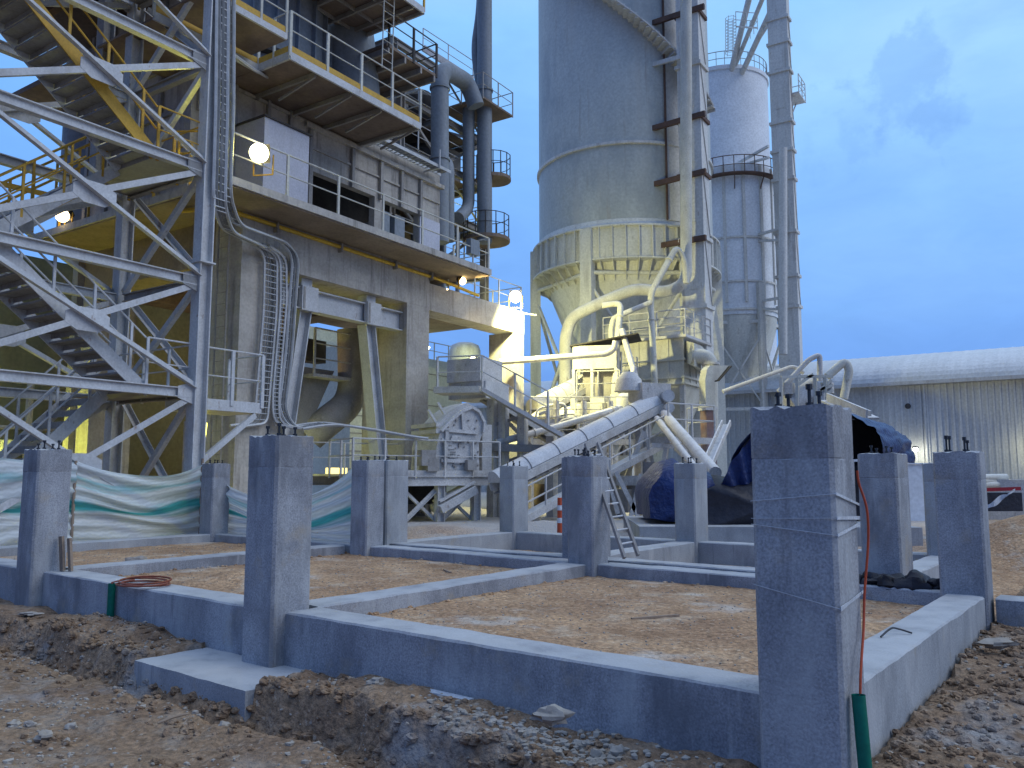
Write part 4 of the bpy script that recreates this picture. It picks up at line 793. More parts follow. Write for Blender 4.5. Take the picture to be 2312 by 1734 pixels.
# ---------------------------------------------------------------- steel stair tower at the left
st = thing('stair_tower', 'open grey steel stair tower with X bracing at the left side of the plant building', 'stair tower', pq(-3.5, .3, G0))
p0, p1, qa = -1.25, -6.1, -1.0; qb = 2.0
zn = [G0] + [onq(x, y, qa).z for x, y in ((434, 888), (447, 636), (458, 382), (466, 141))]; zn += [zn[-1] + 2.35]
for (p_, q_) in ((p0, qa), (p1, qa), (p0, qb), (p1, qb)): MB().ibeam(pq(p_, q_, -.2), pq(p_, q_, 14.2), .28, .30, .03, P).build('column', M['steel'], st)
b = MB(); b.obox(pq(p0, qa), P, Q, -.19, .19, -.19, .19, onq(440, 592, qa).z, onq(440, 592, qa).z + .035); b.build('splice_plate', M['steel'], st)
for q_ in (qa, qb):
    for z in zn[1:]: MB().ibeam(pq(p0 - .15, q_, z), pq(p1 + .15, q_, z), .16, .20, .022).build('horizontal_beam', M['steel'], st)
    for i in range(len(zn) - 1):
        a, c = zn[i], zn[i + 1]; sgn = -1 if q_ == qa else 1
        MB().angle(pq(p0 - .12, q_, c - .12), pq(p1 + .12, q_, a + .1), .11, .014).build('diagonal_brace', M['steel'], st)
        MB().angle(pq(p1 + .12, q_ + .125 * sgn, c - .12), pq(p0 - .12, q_ + .125 * sgn, a + .1), .11, .014).build('diagonal_brace', M['steel'], st)
        pc, zc = (p0 + p1) / 2, (a + c) / 2
        b = MB(); b.prism([pq(pc + dx, q_ + .06 * sgn, zc + dz) for dx, dz in ((-.42, -.10), (-.2, -.22), (.2, -.22), (.42, -.1), (.42, .10), (.2, .22), (-.2, .22), (-.42, .1))], Q * .014); b.build('gusset_plate', M['steel'], st)
        b = MB()
        for z_, s_ in ((c, -1), (a, 1)): b.prism([pq(p0 - .12, q_ + .075 * sgn, z_ - .24), pq(p0 - .50, q_ + .075 * sgn, z_ - .12), pq(p0 - .50, q_ + .075 * sgn, z_ + .12), pq(p0 - .12, q_ + .075 * sgn, z_ + .24)], Q * .014); b.cut()
        if i: b.build_each('gusset_plate', M['steel'], st)
for p_ in (p0, p1):
    for i in range(len(zn) - 1):
        a, c = zn[i], zn[i + 1]
        MB().angle(pq(p_, qa + .15, c - .1), pq(p_, qb - .15, a + .1), .11, .014).build('diagonal_brace', M['steel'], st)
        MB().angle(pq(p_ + .125, qb - .15, c - .1), pq(p_ + .125, qa + .15, a + .1), .11, .014).build('diagonal_brace', M['steel'], st)
        MB().ibeam(pq(p_, qa + .15, c), pq(p_, qb - .15, c), .14, .18, .02).build('horizontal_beam', M['steel_dim'], st)
qm = (qa + qb) / 2
def flight(pa, za, pb, zb, q0, q1, col, railcol):
    n = 12; A0, A1 = pq(pa, q0, za), pq(pb, q0, zb); B0_, B1 = pq(pa, q1, za), pq(pb, q1, zb)
    for a, c, k_ in ((A0, A1, 0), (B0_, B1, 1)): MB().bar(a, c, .03, .26).build('stringer', M[col if k_ == 0 and q0 < qm else 'steel'], st)
    b = MB()
    for i in range(n):
        t_ = (i + .5) / n; z = za + (zb - za) * t_; p_ = pa + (pb - pa) * t_
        b.pbox(p_ - .15, p_ + .15, q0 + .02, q1 - .02, z - .025, z + .015)
        b.pbox(p_ + (.13 if pb > pa else -.15), p_ + (.15 if pb > pa else -.13), q0 + .02, q1 - .02, z - .12, z - .025)
    b.build('stair_treads', M['steel_dim'], st)
    for a, c in ((A0, A1), (B0_, B1)):
        b = MB()
        for hh in (1.05, .58): b.tube([a + ZU * hh, c + ZU * hh], .02, 6)
        for i in range(4): q = a.lerp(c, (i + .4) / 3.8); b.bar(q, q + ZU * 1.05, .035, .05, P)
        b.build('handrail', M[railcol], st)
pr, pl_ = -2.35, -5.3
for i in (1, 2, 3, 4):
    col, rc = ('yellow', 'yellow') if i >= 3 else ('steel', 'steel')
    if i in (1, 3):
        flight(pl_, zn[i + 1], pr, zn[i], qa + .18, qm - .06, 'steel' if i < 3 else 'yellow', rc)       # near lane, falling to the right
        flight(pr, zn[i], pl_, zn[i - 1] if i > 1 else G0, qm + .06, qb - .18, col, rc) # far lane
    elif i == 4: flight(pr, zn[5], pl_, zn[4], qm + .06, qb - .18, 'yellow', 'yellow')
for i, z in enumerate(zn[1:], 1):
    right = i % 2 == 1
    a, c = (pr, p0) if right else (p1, pl_)
    MB().pbox(a, c, qa + .12, qb - .12, z - .02, z + .02).build('landing_plate', M['steel_dim'], st)
    b = MB(); m_ = 'steel' if i < 3 else 'yellow'
    if right:
        rail(b, [pq(pr, qa + .1, z), pq(p0, qa + .1, z), pq(p0, qb - .1, z)], 1.05, 1.1, .02, (.55,), .035)
    else: rail(b, [pq(pl_, qa + .1, z), pq(p1, qa + .1, z), pq(p1, qb - .1, z)], 1.05, 1.1, .02, (.55,), .035)
    b.build('landing_rail', M[m_], st)
# bracketed landing right of the column, at the low level
z = zn[1]
MB().pbox(p0 + .16, .55, -.85, .35, z - .30, z - .06).build('side_landing', M['steel'], st)
b = MB(); rail(b, [pq(p0 + .16, -.85, z - .06), pq(.55, -.85, z - .06), pq(.55, .35, z - .06)], 1.1, .9, .02, (.5,), .05); b.build('landing_rail', M['steel'], st)
MB().bar(pq(.4, -.8, z - .34), pq(p0 + .1, -.9, z - 1.5), .09, .12).build('knee_brace', M['steel'], st)
# yellow sloping handrail (upper floor stair behind, far left)
yr = thing('yellow_stair', 'steep yellow-railed stair rising behind the tower at the left edge', 'stair', onq(60, 470, 4))
b = MB()
e0, e1 = onq(-60, 545, 4.2), onq(300, 370, 4.2)
b.bar(e0, e1, .05, .28); b.build('stringer', M['yellow'], yr)
b = MB(); b.bar(e0 - ZU * .25, e1 - ZU * .25, .04, .2); b.build('lower_channel', M['steel'], yr)
b = MB()
for hh in (1.1, .6): b.tube([e0 + ZU * hh, e1 + ZU * hh], .035, 6)
for k in range(7): q = e0.lerp(e1, (k + .3) / 7); b.bar(q, q + ZU * 1.1, .05)
b.build('handrail', M['yellow'], yr)
e0, e1 = onq(-40, 405, 3.6), onq(130, 445, 3.6); b = MB().bar(e0, e1, .04, .12); b.build('cross_rail', M['yellow'], yr)
# brown roof plates above the stair (upper left corner of the picture)
MB().pbox(-5.4, 1.0, 1.9, 8.8, 14.6, 14.75).build('upper_floor', M['brownplate'], bd)
b = MB()
for p_ in (-5, -3, -1): b.ibeam(pq(p_, 1.9, 14.45), pq(p_, 8.8, 14.45), .2, .28, .03).cut()
for q_ in (2.2, 5.5): b.ibeam(pq(-5.4, q_, 14.40), pq(1, q_, 14.40), .2, .36, .03).cut()
b.build_each('floor_beam', M['rust'], bd)
for (p_, q_) in ((-1.3, 3.2),): MB().ibeam(pq(p_, q_, 8.64), pq(p_, q_, 14.3), .3, .3, .03, P).build('upper_column', M['steel_dim'], bd)
MB().pbox(.35, .6, 2.26, 6.9, 8.64, 14.3).build('side_wall', M['conc_old'], bd)
b = MB()
for z in (9.6, 10.9, 12.2, 13.4): b.pbox(.27, .347, 2.3, 6.9, z, z + .12).cut()
for q_ in (3.2, 4.4, 5.6, 6.6): b.pbox(.25, .348, q_, q_ + .14, 8.64, 14.2).cut()
b.build_each('wall_rib', M['steel_dim'], bd)
b = MB(); c_ = pq(1.6, 8.0); b.lathe(c_, [(1.25, 8.7), (1.25, 14.2)], 28); b.build('corner_vessel', M['duct'], bd, 40)
MB().pbox(-.9, 10.4, 2.4, 8.8, 12.45, 12.6).build('upper_floor', M['brownplate'], bd)

# ---------------------------------------------------------------- cable trays at the corner
def tray(lab, path, wdir, wid, rungs, ncab, cab=.02, rr_=.35, rail_h=.08):  # a tray is two side rails, rungs and the cables lying on them
    t = thing('cable_tray', lab, 'cable tray', path[0], 'cable trays')
    dense = []
    for i in range(len(path)): pass
    for s_ in (-1, 1): MB().bend([Vector(q) + wdir * s_ * wid / 2 for q in path], rail_h / 2, rr_, 5, 5).build('side_rail', M['tray'], t, 40)
    b = MB(); seg = [(Vector(path[i]), Vector(path[i + 1])) for i in range(len(path) - 1)]; tot = sum((c - a).length for a, c in seg); n = int(tot / rungs); d = 0
    for k in range(1, n):
        s_ = k * rungs; acc = 0
        for a, c in seg:
            l = (c - a).length
            if acc + l >= s_: q = a.lerp(c, (s_ - acc) / l); b.bar(q - wdir * wid / 2, q + wdir * wid / 2, .028, .02); break
            acc += l
    if n < 60:
        m_ = MB(); [m_.add(b.v[8 * i:8 * i + 8], [(3, 2, 1, 0), (4, 5, 6, 7), (0, 1, 5, 4), (1, 2, 6, 5), (2, 3, 7, 6), (3, 0, 4, 7)]).cut() for i in range(len(b.v) // 8)]; m_.build_each('rung', M['tray'], t)
    else: b.build('rung', M['tray'], t)
    b = MB(); rr = random.Random(len(path))
    for k in range(ncab):
        o_ = wdir * (wid * ((k + .5) / ncab - .5) * .86) + Vector((rr.uniform(-.02, .02), rr.uniform(-.02, .02), 0))
        b.bend([Vector(q) + o_ for q in path], cab * rr.uniform(.6, 1.1), rr_, 5, 5)
    b.build('cables', M['cable'], t, 60); return t
cx = pq(p0 + .45, qa - .12)
nrm = -Q
tray('thick vertical bundle of cable trays along the tall steel column', [onq(503, -140, -1.14), onq(500, 250, -1.14), onq(494, 465, -1.14), onq(512, 520, -.5), onq(590, 556, .9)], P, .30, .18, 8, .024, .4)
tray('second cable tray beside the steel column, bending to the right under the slab', [onq(520, -140, -1.0), onq(518, 250, -1.0), onq(510, 440, -1.0), onq(532, 505, -.4), onq(640, 545, 1.0), onq(668, 580, 1.22), onq(652, 800, 1.22), onq(636, 925, 1.22), onq(660, 968, 1.2), onq(730, 958, 1.0)], P, .22, .2, 6, .02, .4)
tray('wide ladder-like tray on the pale face of the left concrete column', [onq(560, 545, 1.0), onq(612, 572, 1.25), onq(610, 700, 1.25), onq(592, 915, 1.25), onq(588, 955, 1.25), onq(535, 962, 1.2)], P, .42, .16, 3, .018, .35)
tray('dense ladder tray close to the left inclined leg', [onq(600, 552, 1.0), onq(640, 580, 1.2), onq(640, 690, 1.2), onq(622, 900, 1.2), onq(625, 960, 1.2), onq(690, 968, .9)], P, .20, .11, 3, .015, .35)
tray('sagging horizontal cable tray above the paired pedestals, leading to the crusher', [onq(668, 966, 1.1), onq(735, 955, .8), onq(820, 966, .2), onq(905, 982, -.6), onq(950, 988, -1.0)], (Q * .9 + ZU * .12).normalized(), .55, .16, 5, .02, .5)
tray('cable tray rising from the wall top towards the tall steel column', [onq(505, 110, -.9), onq(560, 150, -.2), onq(598, 172, 1.1), onq(612, 188, 1.5), onq(640, 205, 1.55)], P, .3, .2, 5, .02, .3)
t = thing('caged_ladder', 'narrow caged ladder on the dark side of the left concrete column', 'ladder', pq(1.2, 1.8, G0))
for s_ in (0, .42): MB().bar(pq(1.45, 1.75 + s_, G0), pq(1.45, 1.75 + s_, 8.3), .04).build('stile', M['steel_dim'], t)
b = MB()
for k in range(26): b.tube([pq(1.45, 1.75, .6 + k * .3), pq(1.45, 2.17, .6 + k * .3)], .012, 5)
b.build('rung', M['steel_dim'], t)

# ---------------------------------------------------------------- big silo
SY = 44.0
sc_ = A(1412, 620, SY); sc_.z = 0; SR = 4.72
zs = lambda y: A(1205, y, SY).z
si = thing('big_silo', 'huge grey steel silo on legs with pale ribbed skirt and cone bottom', 'silo', sc_ + ZU * G0)
zsk0, zsk1 = zs(636), zs(566)
MB().lathe(sc_, [(SR, zsk1 - .3), (SR, 34)], 72).build('shell', M['silo'], si, 30)
zr = zs(398); b = MB(); ring = [(SR, zr - .09), (SR + .12, zr - .07), (SR + .12, zr + .07), (SR, zr + .09)]; b.lathe(sc_, ring, 72); b.build('ring_girder', M['tower'], si)
b = MB().lathe(sc_, [(SR + .02, zsk1 + .35), (SR + .12, zsk1 + .1), (SR + .36, zsk1 - .02), (SR + .36, zsk1 - .10), (SR + .22, zsk1 - .12), (SR + .22, zsk0 + .1), (SR + .38, zsk0 + .08), (SR + .38, zsk0), (SR - .5, zsk0)], 72); b.build('skirt', M['silo_skirt'], si, 30)
b = MB()
for k in range(48):
    a = k / 48 * 2 * math.pi; b.obox(sc_, Vector((math.sin(a), math.cos(a), 0)), Vector((math.cos(a), -math.sin(a), 0)), SR + .2, SR + .37, -.02, .02, zsk0 + .09, zsk1 - .11)
    x_ = Vector((math.sin(a), math.cos(a), 0)); y_ = Vector((math.cos(a), -math.sin(a), 0)) * .03
    b.prism([sc_ + x_ * (SR + .3) + ZU * zsk0 - y_ / 2, sc_ + x_ * (SR - .7) + ZU * zsk0 - y_ / 2, sc_ + x_ * (SR - .55) + ZU * (zsk0 - .9) - y_ / 2], y_)
b.build('skirt_ribs', M['silo_skirt'], si)
b = MB().lathe(sc_, [(SR - .1, zsk0 + .3), (SR - .35, zsk0 - .2), (.55, 2.3), (.5, 1.5)], 60); b.build('cone_hopper', M['silo_skirt'], si, 30)
for k in range(6):
    a = R(180 + 30 + 60 * k); x_ = Vector((math.sin(a), math.cos(a), 0)); y_ = Vector((math.cos(a), -math.sin(a), 0)); MB().obox(sc_, x_, y_, SR - .05, SR + .5, -.3, .3, -.2, zsk1 - .13).build('leg', M['silo_skirt'], si)
    a2 = a + R(60); x2 = Vector((math.sin(a2), math.cos(a2), 0))
    f = lambda z, e: sc_ + (x_ if e == 0 else x2) * (SR + .2) + ZU * z
    b = MB(); b.tube([f(zsk0 - .55, 0), f(zsk0 - .55, 1)], .11, 8); b.cut(); b.tube([f(3.4, 0), f(3.4, 1)], .18, 10); b.cut(); b.tube([f(3.5, 0), f(zsk0 - 1.0, 1)], .09, 8); b.cut(); b.tube([f(zsk0 - 1.0, 0) , f(3.5, 1)], .09, 8); b.build_each('leg_brace', M['silo_skirt'], si, 50)
def sang(px): return math.asin((px - 1412) / (SR * 1858 / SY))
def sray(a, r): return sc_ + Vector((math.sin(a) * r, -math.cos(a) * r, 0))
# cover panels on the right-hand side
a0, a1 = sang(1474), sang(1532)
b = MB()
for k in range(9):
    pass
b.grid(lambda i, j: sray(a0 + (a1 - a0) * i, SR + .07) + ZU * (zsk1 + .3 + j * (33.9 - zsk1)), 8, 1); b.build('side_panel', M['tower'], si, 40)
b = MB()
for px, r_ in ((1473, .06), (1531, .12)):
    q = sray(sang(px), SR + .12); b.tube([q + ZU * (zsk1 + .3), q + ZU * 34], r_, 8); b.cut()
b.build_each('conduit', M['rust'], si)
# stair spiralling down the shell
b = MB(); zt0 = A(1340, -25, SY - 4.5).z; zt1 = A(1540, 235, SY - 4).z; aa0, aa1 = sang(1325), sang(1560); n = 26
for k in range(-8, n):
    t_ = k / (n - 1); a = aa0 + (aa1 - aa0) * t_; z = zt0 + (zt1 - zt0) * t_; da = .035
    b.add([sray(a - da, SR), sray(a + da, SR), sray(a + da, SR + .85), sray(a - da, SR + .85)] and [sray(a - da, SR) + ZU * (z - .04), sray(a + da, SR) + ZU * (z - .04), sray(a + da, SR + .85) + ZU * (z - .04), sray(a - da, SR + .85) + ZU * (z - .04), sray(a - da, SR) + ZU * z, sray(a + da, SR) + ZU * z, sray(a + da, SR + .85) + ZU * z, sray(a - da, SR + .85) + ZU * z], [(3, 2, 1, 0), (4, 5, 6, 7), (0, 1, 5, 4), (1, 2, 6, 5), (2, 3, 7, 6), (3, 0, 4, 7)])
    b.add([sray(a + da, SR) + ZU * (z - .2), sray(a + da, SR + .85) + ZU * (z - .2), sray(a + da, SR + .85) + ZU * z, sray(a + da, SR) + ZU * z, sray(a + da * .8, SR) + ZU * (z - .2), sray(a + da * .8, SR + .85) + ZU * (z - .2), sray(a + da * .8, SR + .85) + ZU * z, sray(a + da * .8, SR) + ZU * z], [(0, 1, 2, 3), (7, 6, 5, 4), (0, 4, 5, 1), (2, 6, 7, 3)])
b.build('stair_treads', M['tower'], si)
b = MB(); b.tube([sray(aa0 + (aa1 - aa0) * k / 12, SR + .85) + ZU * (zt0 + (zt1 - zt0) * k / 12 + .02) for k in range(-4, 13)], .05, 5); b.tube([sray(aa0 + (aa1 - aa0) * k / 12, SR + .03) + ZU * (zt0 + (zt1 - zt0) * k / 12 + .02) for k in range(-4, 13)], .07, 5); b.build('stair_stringer', M['tower'], si)

# ---------------------------------------------------------------- bucket elevators
def elevator(lab, corner, wq_, wp_, ztop, bands, lamp=None, brk=()):
    t = thing('bucket_elevator', lab, 'bucket elevator', Vector((corner.x, corner.y, G0)), None)
    o = Vector((corner.x, corner.y, 0))
    MB().obox(o, P, Q, 0, wp_, 0, wq_, -.1, ztop).build('casing', M['tower'], t)
    for z, kind in bands: MB().obox(o, P, Q, -.10, wp_ + .10, -.10, wq_ + .10, z - .09, z + .09).build('flange_band', M['rust' if kind else 'tower'], t)
    b = MB()
    for i in range(len(bands) - 1):
        a, c = bands[i][0], bands[i + 1][0]; b.tube([o - Q * .03 + P * .08 + ZU * (c - .1), o - Q * .03 + P * (wp_ - .1) + ZU * (a + .1)], .02, 5); b.cut()
    b.build_each('diagonal_rod', M['steel_dim'], t)
    b = MB()
    for i in range(len(bands) - 1):
        z = (bands[i][0] + bands[i + 1][0]) / 2; b.obox(o, P, Q, -.025, 0, wq_ * .3, wq_ * .7, z - .8, z + .8); b.cut()
    b.build_each('access_door', M['tower'], t)
    return t, o
k1 = A(1588, 500, 38)
zz = lambda y: A(1588, y, 38).z
e1, eo = elevator('tall square bucket elevator with rusty brackets just right of the big silo', k1, 1.15, .95, 32, [(zz(y), y in (262, 388, 22)) for y in (690, 535, 388, 262, 140, 22)])
for (xa, ya, xb, yb) in ((1474, 52, 1590, 14), (1474, 290, 1592, 256), (1478, 416, 1594, 386), (1484, 556, 1594, 536)): MB().bar(A(xa, ya, 39.4), A(xb, yb, 37.8), .16, .26).build('wall_bracket', M['rust'], e1)
for (xa, ya, xb, yb) in ((1474, 146, 1560, 122), ): MB().bar(A(xa, ya, 39.4), A(xb, yb, 37.8), .12, .22).build('wall_bracket', M['tower'], e1)
k2 = A(1796, 540, 50); zz2 = lambda y: A(1796, y, 50).z
e2, eo2 = elevator('slimmer bucket elevator at the right of the group, with a small cage balcony', k2, 1.25, .7, 36, [(zz2(y), 0) for y in (690, 620, 520, 400, 335, 270, 155, 90, 35)])
MB().tube([A(1768, 335, 49.4), A(1768, 800, 49.4)], .26, 12).build('side_duct', M['tower'], e2, 50)
c_ = A(1783, 213, 50.6); b = MB(); b.obox(c_, P, Q, -.1, 1.6, -.6, .4, -.1, 0); rail(b, [c_ - P * .1 - Q * .6, c_ + P * 1.6 - Q * .6, c_ + P * 1.6 + Q * .4], 1.2, .8, .03, (.4, .8), .04); b.bar(c_ + P * 1.5 - ZU * .1, c_ - ZU * 1.6, .06); b.build('cage_balcony', M['tower'], e2)
for (pts) in (((1655, 375), (1735, 330), 330), ((1660, 545), (1765, 515), 0), ((1660, 690), (1765, 672), 0)):
    a_, c_ = A(*pts[0], 53), A(*pts[1], 50); b = MB(); b.bar(a_, c_, .14, .16); b.cut(); b.bar(a_ - ZU * .1, c_ - ZU * .75, .12, .14); b.build_each('silo_brace', M['tower'], e2)
# feed spouts from the second elevator to the rear silos
spt = thing('feed_spout', 'steep feed pipes with a caged ladder falling onto the white silo roof', 'pipe', A(1665, 170, 56))
for (xa, ya, xb, yb, r_) in ((1725, -140, 1648, 172, .22), (1745, -60, 1655, 160, .16), (1752, 0, 1672, 172, .20), (1742, 45, 1700, 110, .1)): MB().tube([A(xa, ya, 51), A(xb, yb, 58)], r_, 10).build('pipe', M['tower'], spt, 50)
b = MB(); c_ = A(1662, 60, 54)
rail(b, [c_, c_ + P * 1.0 - Q * 1.2, c_ + P * 1.9 - Q * .4], 1.1, .8, .03, (.5,), .035); b.bar(c_, c_ + P * 1 - Q * 1.2, .05, .1); b.build('small_balcony', M['tower'], spt)
b = MB()
for k in range(12):
    q = A(1650, 42 + k * 7, 54); b.tube([q + Vector((.36 * math.cos(t_ * .52), .36 * math.sin(t_ * .52), 0)) for t_ in range(13)], .018, 4, False)
for s_ in range(6): o_ = Vector((.36 * math.cos(s_), .36 * math.sin(s_), 0)); b.tube([A(1650, 40, 54) + o_, A(1650, 122, 54) + o_], .018, 4)
b.build('ladder_cage', M['tower'], spt)

# ---------------------------------------------------------------- two rear silos
c3 = A(1640, 600, 61); c3.z = 0; R3 = 3.45; zt3 = A(1745, 204, 61).z
s3 = thing('white_silo', 'white rear silo with railing on its rim between the two elevators', 'silo', c3 + ZU * G0, None)
MB().lathe(c3, [(R3, 0), (R3, zt3), (R3 + .1, zt3), (R3 + .1, zt3 + .3), (R3 - .1, zt3 + .3), (.01, zt3 + .9)], 60).build('shell', M['silo_white'], s3, 30)
b = MB(); rail(b, [c3 + Vector((math.sin(k / 36 * 6.2832), math.cos(k / 36 * 6.2832), 0)) * R3 + ZU * (zt3 + .3) for k in range(37)], 1.1, .9, .03, (.55,), .03); b.build('rim_railing', M['steel_dim'], s3)
c4_ = A(1660, 700, 54); c4_.z = 0; R4 = 2.72; zz4 = lambda y: A(1752, y, 54).z
s4 = thing('lower_silo', 'lower pale silo on legs with a dark rim walkway, in front of the white silo', 'silo', c4_ + ZU * G0, None)
MB().lathe(c4_, [(R4, zz4(726)), (R4, zz4(402)), (R4 - .1, zz4(400)), (.01, zz4(392))], 52).build('shell', M['silo_white'], s4, 30)
for y in (560, 715, 655): MB().lathe(c4_, [(R4, zz4(y) - .06), (R4 + .1, zz4(y) - .06), (R4 + .1, zz4(y) + .06), (R4, zz4(y) + .06)], 52).build('ring_girder', M['tower'], s4)
b = MB()
for k in range(14):
    a = k / 14 * 6.2832; x_ = Vector((math.sin(a), math.cos(a), 0)); y_ = Vector((math.cos(a), -math.sin(a), 0)); b.obox(c4_, x_, y_, R4 - .02, R4 + .10, -.09, .09, zz4(700), zz4(403)); b.cut()
b.build_each('stiffener', M['tower'], s4)
MB().lathe(c4_, [(R4 - .05, zz4(726) + .1), (R4 - .1, zz4(745)), (.5, zz4(1000)), (.45, zz4(1040))], 44).build('cone_hopper', M['silo_skirt'], s4, 30)
for k in range(6):
    a = R(-18 + 60 * k) + math.pi; x_ = Vector((math.sin(a), math.cos(a), 0)); y_ = Vector((math.cos(a), -math.sin(a), 0)); MB().obox(c4_, x_, y_, R4 - .02, R4 + .3, -.2, .2, -.1, zz4(660)).build('leg', M['tower'], s4)
    x2 = Vector((math.sin(a + R(60)), math.cos(a + R(60)), 0)); f = lambda z, e: c4_ + (x_ if e == 0 else x2) * (R4 + .14) + ZU * z
    b = MB(); b.bar(f(zz4(742), 0), f(zz4(742), 1), .12, .2); b.cut(); b.bar(f(zz4(930), 0), f(zz4(930), 1), .12, .2); b.cut(); b.bar(f(zz4(925), 0), f(zz4(770), 1), .1); b.cut(); b.bar(f(zz4(770), 0), f(zz4(925), 1), .1); b.build_each('leg_brace', M['tower'], s4)
b = MB(); zb4 = zz4(425)
b.lathe(c4_, [(R4 + .08, zb4 - .1), (R4 + .55, zb4 - .1), (R4 + .55, zb4), (R4 + .08, zb4)], 44)
rail(b, [c4_ + Vector((math.sin(k / 30 * 6.2832), math.cos(k / 30 * 6.2832), 0)) * (R4 + .5) + ZU * zb4 for k in range(31)], 1.1, 1.4, .03, (.5,), .04)
for k in range(10):
    a = k / 10 * 6.2832 + .2; x_ = Vector((math.sin(a), math.cos(a), 0)); b.bar(c4_ + x_ * (R4 + .5) + ZU * (zb4 - .1), c4_ + x_ * (R4 + .05) + ZU * (zb4 - 1.0), .06)
b.build('rim_walkway', M['rust'], s4)

# ---------------------------------------------------------------- bag filter house
BY = 36.0
fc = A(1542, 775, BY); pc, qc, _ = to_pq(fc)
zt, zb2 = fc.z + .25, A(1542, 868, BY).z
fh = thing('filter_house', 'pale square filter house with a railed roof platform in front of the big silo', 'filter house', Vector((fc.x, fc.y, G0)))
qL = to_pq(onp(1378, 790, pc))[1]; pR = to_pq(onq(1605, 790, qc))[0]; pR = min(pR, pc + 3.0)
MB().pbox(pc, pR, qc, qL, zb2, zt).build('casing', M['cream'], fh)
b = MB()
for q_ in [qc + (qL - qc) * k / 5 for k in range(6)]: b.pbox(pc - .05, pc - .003, q_ - .04, q_ + .04, zb2, zt).cut()
for p_ in [pc + (pR - pc) * k / 4 for k in range(1, 5)]: b.pbox(p_ - .04, p_ + .04, qc - .05, qc - .003, zb2, zt).cut()
for z in (zb2 + .08, zb2 + .35, (zb2 + zt) / 2 + .1): b.pbox(pc - .09, pR + .05, qc - .09, qL + .05, z - .05, z + .05).cut()
b.build_each('casing_rib', M['cream'], fh)
pm, qm2 = (pc + pR) / 2, (qc + qL) / 2
for k in range(2):
    qa_, qb_ = qc + (qL - qc) * k / 2, qc + (qL - qc) * (k + 1) / 2; qq = (qa_ + qb_) / 2
    b = MB().hexa([pq(pm - .2, qq - .2, zb2 - 2.2), pq(pm + .2, qq - .2, zb2 - 2.2), pq(pm + .2, qq + .2, zb2 - 2.2), pq(pm - .2, qq + .2, zb2 - 2.2), pq(pc + .1, qa_ + .05, zb2 - .002), pq(pR - .1, qa_ + .05, zb2 - .002), pq(pR - .1, qb_ - .05, zb2 - .002), pq(pc + .1, qb_ - .05, zb2 - .002)]); b.build('hopper', M['cream'], fh)
for (p_, q_) in ((pc + .1, qc + .1), (pR - .1, qc + .1), (pc + .1, qL - .1), (pR - .1, qL - .1), (pc + .1, qm2)): MB().bar(pq(p_, q_, -.1), pq(p_, q_, zb2), .22, .22, P).build('leg', M['white'], fh)
MB().pbox(pc - .25, pR + .1, qc - .25, qL + .3, zt, zt + .12).build('roof_deck', M['white'], fh)
b = MB(); rail(b, [pq(pc - .2, qL + .25, zt + .12), pq(pc - .2, qc - .2, zt + .12), pq(pR + .05, qc - .2, zt + .12), pq(pR + .05, qL + .2, zt + .12)], 1.15, 1.2, .03, (.4, .8), .04); b.build('roof_railing', M['white'], fh)
b = MB(); rail(b, [pq(pc - .95, qL, zb2 + .1), pq(pc - .95, qm2, zb2 + .1)], 1.15, 1.2, .03, (.4, .8), .04); b.obox(B0, P, Q, pc - 1, pc - .05, qm2, qL, zb2, zb2 + .08); b.build('side_gallery', M['white'], fh)
# outlet duct on the right face
od = thing('outlet_duct', 'round white duct elbow leaving the filter house to the right and turning down', 'duct', A(1600, 800, 36))
tq = qc - .02
f0 = [pq(pc + .25, tq, zt - .1), pq(pR - .4, tq, zt - .15), pq(pR - .4, tq, zt - 1.4), pq(pc + .25, tq, zt - 1.1)]
c1 = A(1575, 803, 35.2); f1 = [c1 + ZU * .5 - P * .4, c1 + ZU * .5 + P * .4, c1 - ZU * .5 + P * .4, c1 - ZU * .5 - P * .4]
b = MB().hexa([f0[3], f0[2], f0[1], f0[0]][::-1] + [f1[3], f1[2], f1[1], f1[0]][::-1]); b.build('transition', M['cream'], od)
MB().bend([c1 - Vector((.3, 0, 0)), A(1603, 806, 35.2), A(1604, 930, 35.2), A(1604, 1010, 35.2)], .33, .75, 22, 7).build('pipe', M['cream'], od, 50)
b = MB(); q = A(1604, 822, 35.2); b.tube([q - ZU * .04, q + ZU * .04], .39, 22); b.build('flange', M['white'], od, 40)
# hooded flue with rusty lower part
hf = thing('hooded_flue', 'square white flue with an angled hood on top and rusty lower part', 'flue', A(1615, 1000, 33.5))
HY = 33.5; x0, x1 = A(1597, 1000, HY), A(1632, 1000, HY); o = Vector((x0.x, HY, 0)); Wd = x1.x - x0.x
Xr, Yr = Vector((.92, .39, 0)), Vector((-.39, .92, 0)); zq = lambda y: A(1615, y, HY).z
MB().obox(o, Xr, Yr, 0, Wd * .72, 0, Wd * .7, zq(1062), zq(926)).build('rusty_duct', M['rust'] if False else mat('rusty_blue_duct', (.20, .18, .21), (.22, .105, .06), 1.2, .7, .1, fine=10, stretch=(1, 1, .5)), hf)
MB().obox(o, Xr, Yr, -.06, Wd * .72 + .06, -.06, Wd * .7 + .06, zq(926), zq(919)).build('flange', M['white'], hf)
MB().obox(o, Xr, Yr, -.02, Wd * .70, 0, Wd * .68, zq(919), zq(858)).build('upper_duct', M['cream'], hf)
b = MB(); zc0, zc1, zc2 = zq(858), zq(838), zq(830); w_ = Wd * .7
prof = [(-.02, zc0), (w_, zc0), (w_ + .12, zc0 + .02), (w_ + .75, zc2 + .15), (w_ * .55, zc2 + .1), (.08, zc0 + .45)]
b.prism([o + Xr * x + ZU * z for x, z in prof], Yr * (Wd * .68)); b.build('hood', M['cream'], hf)
